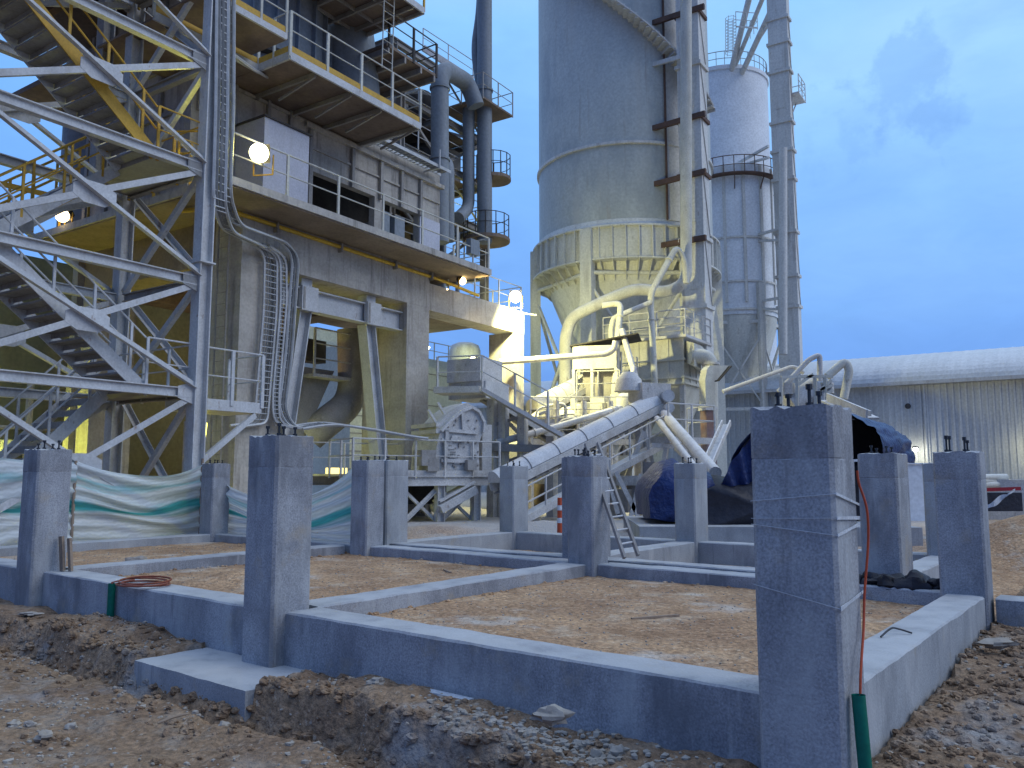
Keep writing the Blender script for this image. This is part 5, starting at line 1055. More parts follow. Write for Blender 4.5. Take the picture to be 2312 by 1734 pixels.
e0, e1 = o + Xr * (w_ + .13) + ZU * (zc0 + .0), o + Xr * (w_ + .80) + ZU * (zc2 + .13); b = MB(); n_ = (ZU * -.6 + Xr * .8) * .05
b.hexa([e0 - Yr * .1, e1 - Yr * .1, e1 + Yr * Wd * .75, e0 + Yr * Wd * .75, e0 - Yr * .1 + n_, e1 - Yr * .1 + n_, e1 + Yr * Wd * .75 + n_, e0 + Yr * Wd * .75 + n_]); b.build('hood_grille', M['dark'], hf)

# ---------------------------------------------------------------- dust and air pipes
def pipe(lab, path, r, rb=.4, m='white', n=10, fl=()):
    pts = [A(*q) for q in path]; t = thing('dust_pipe', lab, 'pipe', pts[0], 'white dust pipes over the plant yard')
    MB().bend(pts, r, rb, n, 5).build('pipe', M[m], t, 50)
    b = MB()
    for i in range(1, len(pts) - 1):
        d_ = (pts[i + 1] - pts[i]); l = d_.length
        if l > 2: q = pts[i] + d_.normalized() * min(.9, l * .3); b.tube([q - d_.normalized() * .04, q + d_.normalized() * .04], r * 1.3, n); b.cut()
    if b.v: b.build_each('coupling', M[m], t, 40)
    return t
pipe('long straight pipe down the elevator, ending in a curl above the filter house', [(1549, -200, 37.2), (1549, 640, 37.2), (1500, 662, 37), (1440, 650, 37), (1372, 676, 37), (1290, 716, 37), (1276, 760, 37), (1276, 900, 37)], .27, 1.1, 'cream', 14)
pipe('thin pipe with a sharp peak beside the long elevator pipe', [(1549, 640, 36.5), (1546, 590, 36.5), (1528, 556, 36.2), (1470, 660, 35.5), (1469, 690, 35.5), (1475, 800, 35), (1479, 880, 35)], .14, .5, 'cream')
pipe('thin pipe branching left from the peaked pipe', [(1469, 683, 35), (1385, 718, 34.5), (1380, 740, 34.5), (1380, 802, 34.5)], .12, .3, 'cream')
pipe('thin vertical pipe in front of the yellow lit hood', [(1360, 690, 34), (1402, 684, 34), (1392, 790, 33), (1391, 845, 33), (1387, 870, 33), (1387, 960, 33)], .13, .3, 'cream')
pipe('slanting thin pipe falling to the conveyor head', [(1404, 745, 33), (1430, 835, 32), (1446, 890, 31), (1450, 905, 30)], .12, .3, 'white')
pipe('long inclined pipe crossing in front of the conveyors', [(1431, 830, 31), (1421, 908, 30), (1414, 917, 30), (1243, 968, 27), (1120, 1000, 26)], .115, .35, 'white')
pipe('long level pipe from the concrete annex to the hood', [(1128, 817, 31), (1370, 799, 31), (1386, 790, 31), (1390, 770, 31)], .12, .3, 'white')
pipe('thin inclined pipe rising right of the hooded flue', [(1632, 884, 33), (1792, 826, 33), (1815, 842, 33)], .085, .3, 'white')
pipe('steep pipe above the biggest pedestal, left one', [(1758, 885, 26), (1826, 812, 26), (1851, 800, 26), (1851, 860, 26)], .085, .15, 'white')
pipe('yellowish bent pipe above the biggest pedestal, right one', [(1868, 850, 26), (1908, 815, 26), (1918, 835, 26), (1905, 900, 26)], .13, .4, 'cream')
# machinery head seen over the biggest pedestal
hm = thing('mixer_head', 'pale machine with small frames and spouts seen above the biggest pedestal', 'machine', A(1830, 900, 25))
b = MB(); c_ = A(1820, 905, 25); b.tube([A(1782, 915, 25), A(1845, 878, 25)], .42, 18); b.build('drum', M['white'], hm, 50)
b = MB()
for (xa, ya, xb, yb) in ((1764, 852, 1764, 940), (1800, 850, 1800, 930), (1764, 852, 1820, 850), (1840, 850, 1842, 920), (1820, 850, 1880, 850), (1862, 850, 1865, 905), (1845, 890, 1876, 858), (1860, 895, 1880, 880), (1800, 870, 1835, 845), (1850, 880, 1880, 870)): b.bar(A(xa, ya, 24.6), A(xb, yb, 24.6), .09); b.cut()
b.build_each('frame_bar', M['cream'], hm)
for (x, y, s_) in ((1778, 878, .18), (1868, 876, .16), (1848, 905, .22)): MB().obox(A(x, y, 24.8), P, Q, -s_, s_, -s_, s_, -s_, s_).build('gear_box', M['white'], hm)
b = MB(); a_, c_ = A(1872, 905, 24), A(1962, 945, 20.5); b.bar(a_, c_, .5, .05); b.bar(a_ + P * .25 + ZU * .1, c_ + P * .25 + ZU * .1, .04, .22); b.bar(a_ - P * .25 + ZU * .1, c_ - P * .25 + ZU * .1, .04, .22); b.build('discharge_chute', M['white'], hm)
b = MB(); a_, c_ = A(1640, 960, 24), A(1585, 1085, 20); b.bar(a_, c_, .22, .06); b.bar(a_ + Vector((.12, 0, .08)), c_ + Vector((.12, 0, .08)), .04, .16); b.bar(a_ + Vector((-.12, 0, .08)), c_ + Vector((-.12, 0, .08)), .04, .16); b.build('inclined_chute', M['white'], hm)

# ---------------------------------------------------------------- conveyors
def conveyor(lab, a, c, r, wside, m='tube_white', walk=True, w0=0, wlen=1.0, post=True, cover=True):
    t = thing('belt_conveyor', lab, 'conveyor', a)
    d_ = (c - a).normalized(); x = d_.cross(ZU).normalized(); y = x.cross(d_)
    if cover:
        n = 18; b = MB(); L_ = (c - a).length; k_ = 9
        for i in range(n + 1):
            q = a + d_ * (L_ * i / n)
            for j in range(k_): an = math.pi * j / (k_ - 1); b.v.append(q + x * math.cos(an) * r + y * math.sin(an) * r * 1.05)
        b.f = [(i * k_ + j, i * k_ + j + 1, (i + 1) * k_ + j + 1, (i + 1) * k_ + j) for i in range(n) for j in range(k_ - 1)] + [tuple(range(k_)), tuple(n * k_ + j for j in reversed(range(k_)))] + [(0, n * k_, n * k_ + k_ - 1, k_ - 1)]
        b.f = [tuple(reversed(f)) for f in b.f]; b.build('cover', M[m], t, 40)
        for i in range(1, 6):
            q = a + d_ * (L_ * i / 6); b = MB(); b.tube([q + x * math.cos(math.pi * j / 12) * (r + .012) + y * math.sin(math.pi * j / 12) * (r * 1.05 + .012) for j in range(13)], .012, 5); b.build('strap', M['steel_dim'], t)
    b = MB()
    for s_ in (-1, 1): b.bar(a + x * s_ * (r + .02) - y * .14, c + x * s_ * (r + .02) - y * .14, .06, .24, y); b.cut()
    b.build_each('side_channel', M['white'], t)
    if not cover: MB().bar(a - y * .05, c - y * .05, r * 1.9, .03, y).build('belt', M['dark'], t)
    b = MB(); n = 14
    for i in range(n): q = a + (c - a) * ((i + .5) / n) - y * .3; b.bar(q - x * r, q + x * r, .06)
    b.bar(a - y * .34, c - y * .34, r * 1.6, .05, y); b.build('return_rollers', M['steel_dim'], t)
    if walk:
        o_ = x * wside * (r + .35) - ZU * 1.15; wa, wc = a + (c - a) * w0 + o_, a + (c - a) * wlen + o_
        b = MB(); b.bar(wa, wc, .62, .05, y); b.bar(wa + x * wside * .32, wc + x * wside * .32, .05, .2, y); b.build('walkway', M['white'], t)
        b = MB(); q0, q1 = wa + x * wside * .32, wc + x * wside * .32
        for hh in (.9, .45): b.tube([q0 + ZU * hh, q1 + ZU * hh], .026, 6)
        for i in range(8): q = q0.lerp(q1, i / 7); b.bar(q - ZU * .1, q + ZU * .9, .045)
        b.build('handrail', M['white'], t)
    return t, d_, x, y
ca, cc = A(1118, 1090, 23.5), A(1478, 912, 27.0)
cv1, d_, x_, y_ = conveyor('inclined conveyor under a pale half-round tube cover, right of the crusher', ca, cc, .34, 1, 'tube_white', True, .04, .93)
hd = A(1480, 905, 27.2)
MB().obox(hd, Vector((.92, .39, 0)), Vector((-.39, .92, 0)), -.75, .35, -.4, .5, -.45, .55).build('head_box', M['white'], cv1)
b = MB(); b.tube([hd + Vector((-.9, -.1, .3)), hd + Vector((-.9, -.1, .7)), hd + Vector((-.9, -.1, .95))], [.5, .42, .2], 14); b.build('dust_cap', M['white'], cv1, 40)
b = MB(); b.tube([hd + Vector((.30, -.2, .1)), hd + Vector((.30, -.75, .1))], .2, 14); b.cut(); b.tube([hd + Vector((.3, -.6, -.3)), hd + Vector((.3, -.9, -.3))], .16, 12); b.build_each('drive_motor', M['steel'], cv1, 40)
cp = A(1500, 985, 26.6)   # head platform
b = MB(); b.obox(cp, d_ * Vector((1, 1, 0)), x_, -.6, 1.5, -.4, .8, -.25, -.05); b.build('head_platform', M['white'], cv1)
X2 = (d_ * Vector((1, 1, 0))).normalized(); b = MB(); rail(b, [cp - X2 * .6 + x_ * .8, cp + X2 * 1.5 + x_ * .8, cp + X2 * 1.5 - x_ * .4], 1.0, .9, .026, (.5,), .045); b.build('platform_railing', M['white'], cv1)
for (xp, yb_) in ((1447, 1), (1462, 1), (1352, 1), (1258, 1)):
    q = A(xp, 1000, 25.5); top_ = ca + (cc - ca) * max(0, min(1, (q.x - ca.x) / (cc.x - ca.x))) - y_ * .4
    MB().bar(Vector((top_.x, top_.y, -.1)), top_, .2, .26, P).build('trestle_leg', M['white'], cv1)
b = MB(); tq_ = A(1455, 1010, 25.8); b.bar(Vector((tq_.x - 1.1, tq_.y, .2)), tq_ + ZU * .5, .14); b.cut(); b.bar(Vector((tq_.x + .7, tq_.y, .2)), tq_ + ZU * .5, .1); b.cut(); b.bar(A(1372, 1085, 25.3), A(1455, 1085, 25.3), .18, .3); b.build_each('trestle_brace', M['white'], cv1)
# chute tubes falling right from the conveyor head to the covered machine
t = thing('discharge_tube', 'two pale pipes sloping from the conveyor head down to the tarpaulin', 'pipe', A(1560, 1000, 24))
for (pa_, pb_, r_) in (((1500, 935, 26.5), (1615, 1068, 20), .16), ((1483, 945, 26.2), (1595, 1090, 19.5), .10), ((1520, 1005, 26), (1560, 1042, 22), .09)): MB().tube([A(*pa_), A(*pb_)], r_, 14).build('tube', M['white'], t, 50)
# upper left conveyor with walkway
ga, gc = A(1092, 880, 27), A(1312, 1018, 27.5)
cv2, d2, x2, y2 = conveyor('open conveyor with walkway descending from the white head box above the crusher', gc, ga, .38, -1, 'white', False, cover=False)
hb = A(1085, 850, 26.6)
MB().obox(hb, P, Q, -.5, .75, -.35, 1.0, -.2, .55).build('head_box', M['white'], cv2)
MB().obox(hb, P, Q, -.35, 1.0, -.45, 1.05, -.75, -.2).build('drive_box', M['steel'], cv2)
pw = [A(990, 880, 26), A(1090, 878, 25.6), A(1250, 960, 25.6)]
b = MB(); b.bar(pw[0] - ZU * .05, pw[1] - ZU * .05, .9, .2); b.cut(); b.bar(pw[1] - ZU * .05, A(1270, 985, 25.6), .9, .12); b.build_each('walkway', M['white'], cv2)
b = MB(); e_ = Vector((0, -.42, 0)); rp = [pw[0] + e_, pw[1] + e_, A(1236, 958, 25.6) + e_]
rail(b, rp, 1.0, 1.1, .026, (.5,), .045); b.build('handrail', M['white'], cv2)
for (xp, yt) in ((1112, 900), (1137, 905), (1180, 930), (1245, 985)): q = A(xp, yt, 26.2); MB().bar(Vector((q.x, q.y, -.1)), q, .26, .26, P).build('trestle_leg', M['white'], cv2)
b = MB(); b.bar(A(1112, 960, 26.2), A(1180, 940, 26.2), .1); b.cut(); b.bar(A(1125, 930, 26.6), A(1240, 1050, 26.6), .12); b.cut(); b.bar(A(1125, 1050, 26.4), A(1260, 1000, 26.4), .12); b.cut(); b.bar(A(1100, 1010, 26), A(1300, 1015, 26), .2, .24); b.build_each('trestle_brace', M['steel_dim'], cv2)
# brightly lit conveyor below the silo
ya, yc = A(1205, 925, 32), A(1318, 868, 34)
cv3, d3, x3, y3 = conveyor('brightly lit conveyor with a smooth hood, just below the lit shed', ya, yc, .42, 1, 'cream', False)
yh = thing('transfer_shed', 'small roofed transfer shed glowing yellow in the lamp light', 'shed', A(1345, 880, 33))
X3 = Vector((.97, -.22, 0)); Y3 = Vector((.22, .97, 0)); c_ = A(1293, 834, 33)
w3 = (A(1392, 830, 33) - c_).length
MB().obox(c_, X3, Y3, 0, w3, 0, .1, 0, .95).build('front_sheet', M['cream'], yh)
b = MB(); b.hexa([c_ + ZU * .93 - X3 * .1 - Y3 * .1, c_ + X3 * (w3 + .9) - Y3 * .1 + ZU * 1.35, c_ + X3 * (w3 + .9) + Y3 * 1.9 + ZU * 1.35, c_ - X3 * .1 + Y3 * 1.9 + ZU * .93, c_ + ZU * .98 - X3 * .1 - Y3 * .1, c_ + X3 * (w3 + .9) - Y3 * .1 + ZU * 1.40, c_ + X3 * (w3 + .9) + Y3 * 1.9 + ZU * 1.40, c_ - X3 * .1 + Y3 * 1.9 + ZU * .98]); b.build('roof_sheet', M['dark'], yh)
for (dx, dy) in ((.05, .05), (w3, .05), (.05, 1.6), (w3, 1.6), (w3 * .45, .05)): q = c_ + X3 * dx + Y3 * dy; MB().bar(Vector((q.x, q.y, 0)), q + ZU * (.0 if dy < 1 else .9), .13, .13, P).build('post', M['cream'], yh)
MB().obox(c_, X3, Y3, .35, w3 - .15, .5, 1.5, -1.1, .5).build('transfer_box', M['steel_dim'], yh)
b = MB(); b.obox(c_, X3, Y3, .1, w3 + 1.2, -.9, -.05, -1.35, -1.2); rail(b, [c_ + X3 * .3 - Y3 * .85 - ZU * 1.2, c_ + X3 * (w3 + .2) - Y3 * .85 - ZU * 1.2], 1.0, .8, .03, (.5,), .04); b.build('service_gallery', M['cream'], yh)
# assorted yard plant between the conveyors
yp = thing('yard_machinery', 'jumble of dusty beams, hoppers and drums between the two conveyors', 'machinery', A(1300, 1000, 31))
rr = random.Random(5)
for (x, y, r_, h) in ((1290, 935, .9, 1.1), (1230, 940, .7, .9), (1350, 945, .6, .8), (1165, 1000, .8, 1.0), (1205, 1045, .7, .8)):
    q = A(x, y, 31.5); MB().lathe(q, [(r_ * .9, q.z - h), (r_, q.z - h * .3), (r_ * .85, q.z), (r_ * .4, q.z + .25), (.01, q.z + .3)], 22).build('drum', M['cream'], yp, 50)
for (xa, ya_, xb, yb_) in ((1190, 965, 1440, 955), (1180, 1000, 1330, 1005), (1350, 905, 1350, 1075), (1392, 905, 1392, 1075), (1425, 905, 1425, 1075), (1296, 900, 1296, 1080), (1220, 960, 1220, 1085), (1130, 1040, 1420, 1035), (1300, 985, 1430, 990), (1330, 1060, 1390, 955), (1260, 1070, 1330, 975), (1340, 918, 1420, 925), (1240, 990, 1200, 1075)):
    MB().bar(A(xa, ya_, 31), A(xb, yb_, 31), .18, .22).build('beam', M['cream'], yp)
for (x, y, s_) in ((1305, 1020, .5), (1390, 1010, .6), (1420, 1060, .5), (1340, 1060, .55), (1250, 1025, .5), (1180, 1060, .5)): MB().obox(A(x, y, 32), P, Q, -s_, s_, -s_, s_, -s_, s_ * .6).build('machine_box', M[rr.choice(['white', 'steel_dim', 'cream'])], yp)
b = MB(); rail(b, [A(1300, 965, 30.5), A(1420, 962, 30.5)], .9, 1, .026, (.45,), .04); b.build('handrail', M['cream'], yp)
b = MB(); o_ = A(1130, 1080, 33); b.obox(Vector((o_.x, o_.y, 0)), Vector((1, .1, 0)).normalized(), Vector((-.1, 1, 0)), -.5, 5.6, 0, .3, -.1, 2.0); tag(b.build('yard_wall', M['conc_brown'], None, org=Vector((o_.x, o_.y, 0))), 'low brownish wall behind the conveyor legs', 'wall')
yp2 = thing('yard_machinery', 'dusty trestles and a grey motor block under the right-hand walkway', 'machinery', A(1420, 1120, 25))
for (xa, ya_, xb, yb_) in ((1375, 1085, 1395, 1160), (1390, 1065, 1440, 1165), (1448, 1070, 1425, 1165), (1480, 1050, 1470, 1150), (1505, 1010, 1480, 1160), (1560, 1000, 1575, 1150), (1470, 1005, 1560, 1010)): MB().bar(A(xa, ya_, 24.5), A(xb, yb_, 24.5), .13).build('beam', M['white'], yp2)
for (x, y, s_) in ((1405, 1130, .35), (1445, 1110, .3), (1500, 1080, .5), (1380, 1150, .3)): MB().obox(A(x, y, 25.5), P, Q, -s_, s_, -s_, s_, -s_, s_).build('machine_box', M['steel_dim'], yp2)

pfm = thing('process_frame', 'pale dusty steel frame with railed floors and thin pipes between the two conveyors', 'steel frame', A(1320, 1085, 30))
xs = (1198, 1256, 1318, 1378, 1436)
for Yf in (29.6, 31.4):
    for x in xs: q = A(x, 900, Yf); MB().bar(Vector((q.x, q.y, 0)), Vector((q.x, q.y, A(x, 905 if x > 1250 else 940, Yf).z)), .15, .18, P).build('column', M['white'], pfm)
    for y in (1046, 998, 952):
        MB().bar(A(xs[0], y, Yf), A(xs[-1], y, Yf), .12, .2).build('floor_beam', M['white'], pfm)
    for i in range(4):
        ya_, yb_ = ((1080, 1002), (1042, 955))[i % 2]; MB().bar(A(xs[i], ya_, Yf), A(xs[i + 1], yb_, Yf), .07).build('diagonal_brace', M['cream'], pfm); MB().bar(A(xs[i], yb_, Yf), A(xs[i + 1], ya_, Yf), .07).build('diagonal_brace', M['cream'], pfm)
for y, k in ((998, .9), (952, .9)):
    b = MB(); rail(b, [A(xs[0], y, 29.5), A(xs[-1], y, 29.5)], k, 1.0, .024, (.45,), .04); b.build('handrail', M['white'], pfm)
    a_, c_ = A(xs[0], y, 29.6), A(xs[-1], y, 29.6); b = MB(); b.obox(a_, (c_ - a_).normalized(), Vector((0, 1, 0)), 0, (c_ - a_).length, 0, 1.8, .1, .14); b.build('floor_plate', M['steel_dim'], pfm)
rr = random.Random(21)
for k in range(16):
    x, y, Yf = rr.uniform(1205, 1430), rr.choice((1040, 992, 946)), rr.uniform(29.9, 31.2); q = A(x, y, Yf); h = rr.uniform(.35, .95); w_ = rr.uniform(.15, .4)
    if k % 3: MB().obox(q, P, Q, -w_, w_, -w_, w_, 0, h).build('machine_box', M[rr.choice(['white', 'cream', 'steel_dim', 'steel'])], pfm)
    else: MB().lathe(q, [(w_, q.z), (w_, q.z + h * .8), (w_ * .5, q.z + h), (.01, q.z + h)], 14).build('small_tank', M['cream'], pfm, 50)
for k in range(12):
    x, y, Yf = rr.uniform(1200, 1400), rr.uniform(930, 1060), rr.uniform(29.3, 29.8); x2, y2 = x + rr.uniform(10, 55), y + rr.uniform(-50, 10)
    MB().bend([A(x, y, Yf), A(x, y2, Yf), A(x2, y2 - 8, Yf), A(x2, y2 + 30, Yf)], rr.uniform(.035, .07), .25, 8, 4).build('thin_pipe', M['white'], pfm, 50)

# ---------------------------------------------------------------- crusher and its platform
CY_ = 23.0
pf = thing('crusher_platform', 'dusty white steel platform with railing and X-braced legs carrying the crusher', 'platform', A(1000, 1180, CY_))
l0, r0 = A(888, 1075, 22.6), A(1128, 1066, 24.6); zpf = A(1000, 1070, 23.3).z
l0.z = r0.z = zpf; Xp = (r0 - l0).normalized(); Yp = Vector((-Xp.y, Xp.x, 0)); Lp = (r0 - l0).length
o = Vector((l0.x, l0.y, 0))
MB().obox(o, Xp, Yp, -1.2, Lp, 0, 3.4, zpf - .06, zpf).build('deck_plate', M['white'], pf)
for y0 in (0, 3.3): MB().ibeam(l0 - Xp * 1.2 + Yp * (y0 + .05) - ZU * .20, r0 + Yp * (y0 + .05) - ZU * .20, .16, .27, .025).build('edge_beam', M['white'], pf)
b = MB(); toe(b, [l0 - Xp * 1.2, r0], .1, .0); rail(b, [l0 - Xp * 1.2 + Yp * 1.6, l0 - Xp * 1.2, r0, r0 + Yp * 2.0], .95, 1.0, .024, (.5,), .04); b.build('railing', M['white'], pf)
b = MB(); rail(b, [l0 - Xp * 1.2 + Yp * 3.3, r0 + Yp * 3.3], .95, 1.3, .02, (.5,), .035); b.build('rear_railing', M['white'], pf)
lx = [.35, 1.55, Lp - .75]
for dx in lx:
    for dy in (.15, 3.1): q = o + Xp * dx + Yp * dy; MB().ibeam(q + ZU * -.2, q + ZU * (zpf - .34), .22, .24, .025, Xp).build('leg', M['white'], pf)
for i in range(2):
    for dy in (.15, 3.1):
        a_, c_ = o + Xp * (lx[i] + .1) + Yp * dy, o + Xp * (lx[i + 1] - .1) + Yp * dy
        MB().angle(a_ + ZU * .25, c_ + ZU * (zpf - .5), .1).build('diagonal_brace', M['white'], pf); MB().angle(a_ + Yp * .1 + ZU * (zpf - .5), c_ + Yp * .1 + ZU * .25, .1).build('diagonal_brace', M['white'], pf)
MB().obox(o, Xp, Yp, -.2, Lp - .4, 3.5, 3.7, -.1, zpf - .1).build('back_sheet', M['dark'], pf)
MB().obox(o, Xp, Yp, .6, Lp - .9, 1.6, 3.2, zpf - .9, zpf - .08).build('under_shade_box', M['dark'], pf)  # dark box added to stand for the shade under the deck
b = MB(); a_, c_ = A(985, 1150, 23.6), A(1065, 1105, 24.2); b.bar(a_, c_, .7, .22); b.bar(a_ + ZU * .22, c_ + ZU * .22, .5, .06); b.build('feed_belt', M['white'], pf)
cr_ = thing('impact_crusher', 'dust-white crusher with a domed steel housing full of bolted plates', 'crusher', A(1040, 1066, CY_ + .8))
oc = A(1036, 1066, 23.9); Xc, Yc = Vector((.84, .54, 0)).normalized(), Vector((-.54, .84, 0)).normalized()
sx = lambda px: (px - 1040) / 1858 * 23.9 / .84 * 1.0
sz = lambda py: A(1040, py, 23.9).z
prof = [(990, 1062), (992, 1010), (1000, 975), (1022, 948), (1045, 928), (1066, 918), (1082, 928), (1094, 952), (1092, 975), (1084, 1000), (1085, 1062)]
fp = [Vector((oc.x, oc.y, 0)) + Xc * sx(x) + ZU * sz(y) for x, y in prof]
back = Yc * 1.5 - Xc * .05
b = MB(); n = len(fp); b.prism(fp, Yc * 1.6); b.build('housing', M['white'], cr_, 30)
fp2 = [q + Yc * .30 + Xc * .03 + ZU * (.16 if q.z > zpf + .6 else 0) for q in fp]; b = MB(); b.prism(fp2, Yc * 1.1); b.build('rear_housing', M['white'], cr_, 30)
b = MB()
for i in range(2, 8): b.bar(fp[i] - Yc * .04, fp[i + 1] - Yc * .04, .08, .12, Yc)
b.build('edge_flange', M['white'], cr_)
for (xa, ya_, xb, yb_) in ((1008, 972, 1078, 976), (1000, 1040, 1080, 1042), (1012, 972, 1008, 1050), (1045, 930, 1048, 972)): MB().bar(*[Vector((oc.x, oc.y, 0)) + Xc * sx(x) + ZU * sz(y) - Yc * .05 for x, y in ((xa, ya_), (xb, yb_))], .1, .07, Yc).build('rib', M['white'], cr_)
rr = random.Random(2)
b = MB()
for k in range(46):
    x, y = rr.uniform(1003, 1082), rr.uniform(945, 1055); q = Vector((oc.x, oc.y, 0)) + Xc * sx(x) + ZU * sz(y)
    if y < 960 and (x < 1030 or x > 1085): continue
    b.tube([q - Yc * .002, q - Yc * .05], rr.uniform(.02, .035), 6)
b.build('bolts', M['steel_dim'], cr_)
b = MB()
for k in range(10):
    x, y = rr.uniform(1005, 1070), rr.uniform(985, 1050); q = Vector((oc.x, oc.y, 0)) + Xc * sx(x) + ZU * sz(y); w_ = rr.uniform(.08, .2); b.obox(q, Xc, Yc, -w_, w_, -.05, -.004, -rr.uniform(.03, .1), rr.uniform(.03, .1)); b.cut()
b.build_each('cover_plate', M['white'], cr_)
for (x, y) in ((1010, 952), (1030, 934)): q = Vector((oc.x, oc.y, 0)) + Xc * sx(x) + Yc * .6 + ZU * sz(y); MB().bar(q, q + ZU * .35 - Xc * .25, .07).build('lifting_lug', M['white'], cr_)
for y in (975, 960): q0, q1 = [Vector((oc.x, oc.y, 0)) + Xc * sx(996) + Yc * yy + ZU * sz(y) for yy in (.0, 1.65)]; MB().bar(q0, q1, .16, .12).build('flange', M['white'], cr_)
for (x, y, s_) in ((968, 1035, .22), (978, 1050, .18), (1060, 1050, .15)): MB().obox(Vector((oc.x, oc.y, 0)) + Xc * sx(x) + ZU * sz(y), Xc, Yc, -s_, s_, -.25, .3, -s_, s_).build('bearing_block', M['steel_dim'], cr_)
q = Vector((oc.x, oc.y, 0)) + Xc * sx(1098); MB().obox(q, Xc, Yc, .02, .35, .2, .7, zpf, sz(955)).build('drive_guard', M['white'], cr_)

# ---------------------------------------------------------------- background buildings
gb = thing('lit_annex_building', 'greenish lit corrugated building behind the concrete annex with a round white tank on its roof', 'building', pq(17, 9, 0))
g0 = A(968, 795, 42); zt_ = g0.z + .4
MB().obox(Vector((g0.x - 4, g0.y, 0)), P, Q, 0, 9.5, 0, 6, -.1, zt_).build('wall', M['wall_sheet'], gb)
b = MB()
for k in range(9): z = zt_ * k / 9; b.obox(Vector((g0.x - 4, g0.y, 0)), P, Q, 0, 9.52, -.03, -.003, z, z + .06); b.cut()
b.build_each('sheet_seam', M['steel_dim'], gb)
tk = A(1050, 788, 44); b = MB(); b.lathe(tk, [(.85, tk.z - .9), (.85, tk.z - .1), (.75, tk.z + .18), (.45, tk.z + .32), (.01, tk.z + .36)], 26); b.build('roof_tank', M['steel'], gb, 50)
MB().obox(Vector((g0.x - 4, g0.y, 0)), P, Q, 0, 9.0, 3.2, 6.2, zt_ - .05, A(1050, 752, 46).z).build('rear_block', M['wall_sheet'], gb)
b = MB(); o_ = Vector((g0.x - 4, g0.y, 0)); rail(b, [o_ + ZU * zt_, o_ + P * 9.5 + ZU * zt_], 1.0, 1.4, .03, (.5,), .04); b.build('roof_railing', M['cream'], gb)
lp = A(1068, 812, 41); bulkhead(lp, 'greenish yellow lamp on the railing below the white tank', M['bulb_s'], .16, 220, (.93, 1, .42))
bulkhead(A(968, 785, 37), 'tiny lamp at the top left of the corrugated building', M['bulb_s'], .05, 90, (.93, 1, .45))
# warehouse
wh = thing('warehouse', 'long dusty warehouse with curved ribbed roof at the right', 'building', A(1985, 1075, 48))
w0_ = A(1985, 868, 48); wp, wq0, ze = to_pq(w0_); zr_ = ze + 3.0
qa_, qb_ = wq0 - 22, wq0 + 30
MB().pbox(wp, wp + .25, qa_, qb_, -.1, ze).build('wall', M['ware'], wh)
MB().pbox(wp, wp + 20, qb_ - .2, qb_, -.1, ze).build('end_wall', M['ware'], wh)
b = MB(); nw = int((qb_ - qa_) / .33)
for i in range(nw + 1):
    q_ = qa_ + i * .33
    b.pbox(wp - .07, wp - .002, q_, q_ + .10, 0, ze - .02)
b.build('wall_ribs', M['ware'], wh)
b = MB(); nr = 16; ns = int((qb_ - qa_) / .3)
def rf(i, j):
    k = i * ns; a = j * math.pi / 2
    z = ze + .05 + 2.55 * math.sin(a); x = wp - .5 + 10.5 * (1 - math.cos(a)); up = .022 * (int(round(k)) % 2)
    return pq(x - up * math.cos(a), qa_ + i * (qb_ - qa_), z + up * math.sin(a))
b.grid(rf, ns, nr); b.f = [tuple(reversed(f)) for f in b.f]; b.build('roof', M['roof'], wh)
MB().pbox(wp - .62, wp - .42, qa_, qb_, ze - .16, ze + .04).build('gutter', M['steel'], wh)
MB().pbox(wp - .4, wp - .002, qa_, qb_, ze - .1, ze + .02).build('eave_soffit', M['cream'], wh)
q = onp(2090, 960, wp - .1); pq_, qq_, _ = to_pq(q); MB().tube([pq(wp - .1, qq_, 0), pq(wp - .1, qq_, ze)], .07, 8).build('downpipe', M['ware'], wh)
q = onp(2183, 900, wp - .04); q2 = onp(2050, 917, wp - .03); b = MB(); b.tube([q2, q2 - P * .06], .16, 14); b.build('wall_vent', M['dark'], wh)
MB().pbox(wp - 1.2, wp - .04, qq_ - 14, qq_ + 2, .0, .9).build('plinth', M['conc_pale'], wh)
ll = onp(2067, 1015, wp - .9); bulkhead(ll, 'bright white lamp on the warehouse wall beside the tarpaulin arch', M['bulb_w'], .13, 38, (1, .98, .75))
ll = onp(2312, 1003, wp - 1.2); bulkhead(ll + Q * -.6, 'lamp at the right edge of the picture on the warehouse wall', M['bulb_s'], .10, 40, (1, .97, .65))
# pale box building between the pedestals
b = MB(); o_ = A(2046, 1050, 24); b.obox(Vector((o_.x, o_.y, 0)), Vector((1, 0, 0)), Vector((0, 1, 0)), -.25, .62, 0, .6, .0, o_.z + .02); b.obox(Vector((o_.x, o_.y, 0)), Vector((1, 0, 0)), Vector((0, 1, 0)), -.3, .67, -.05, .65, o_.z + .02, o_.z + .06)
tag(b.build('switch_cabinet', M['silo_white'], None, org=Vector((o_.x, o_.y, 0))), 'pale metal cabinet standing between the two right-hand pedestals', 'cabinet')
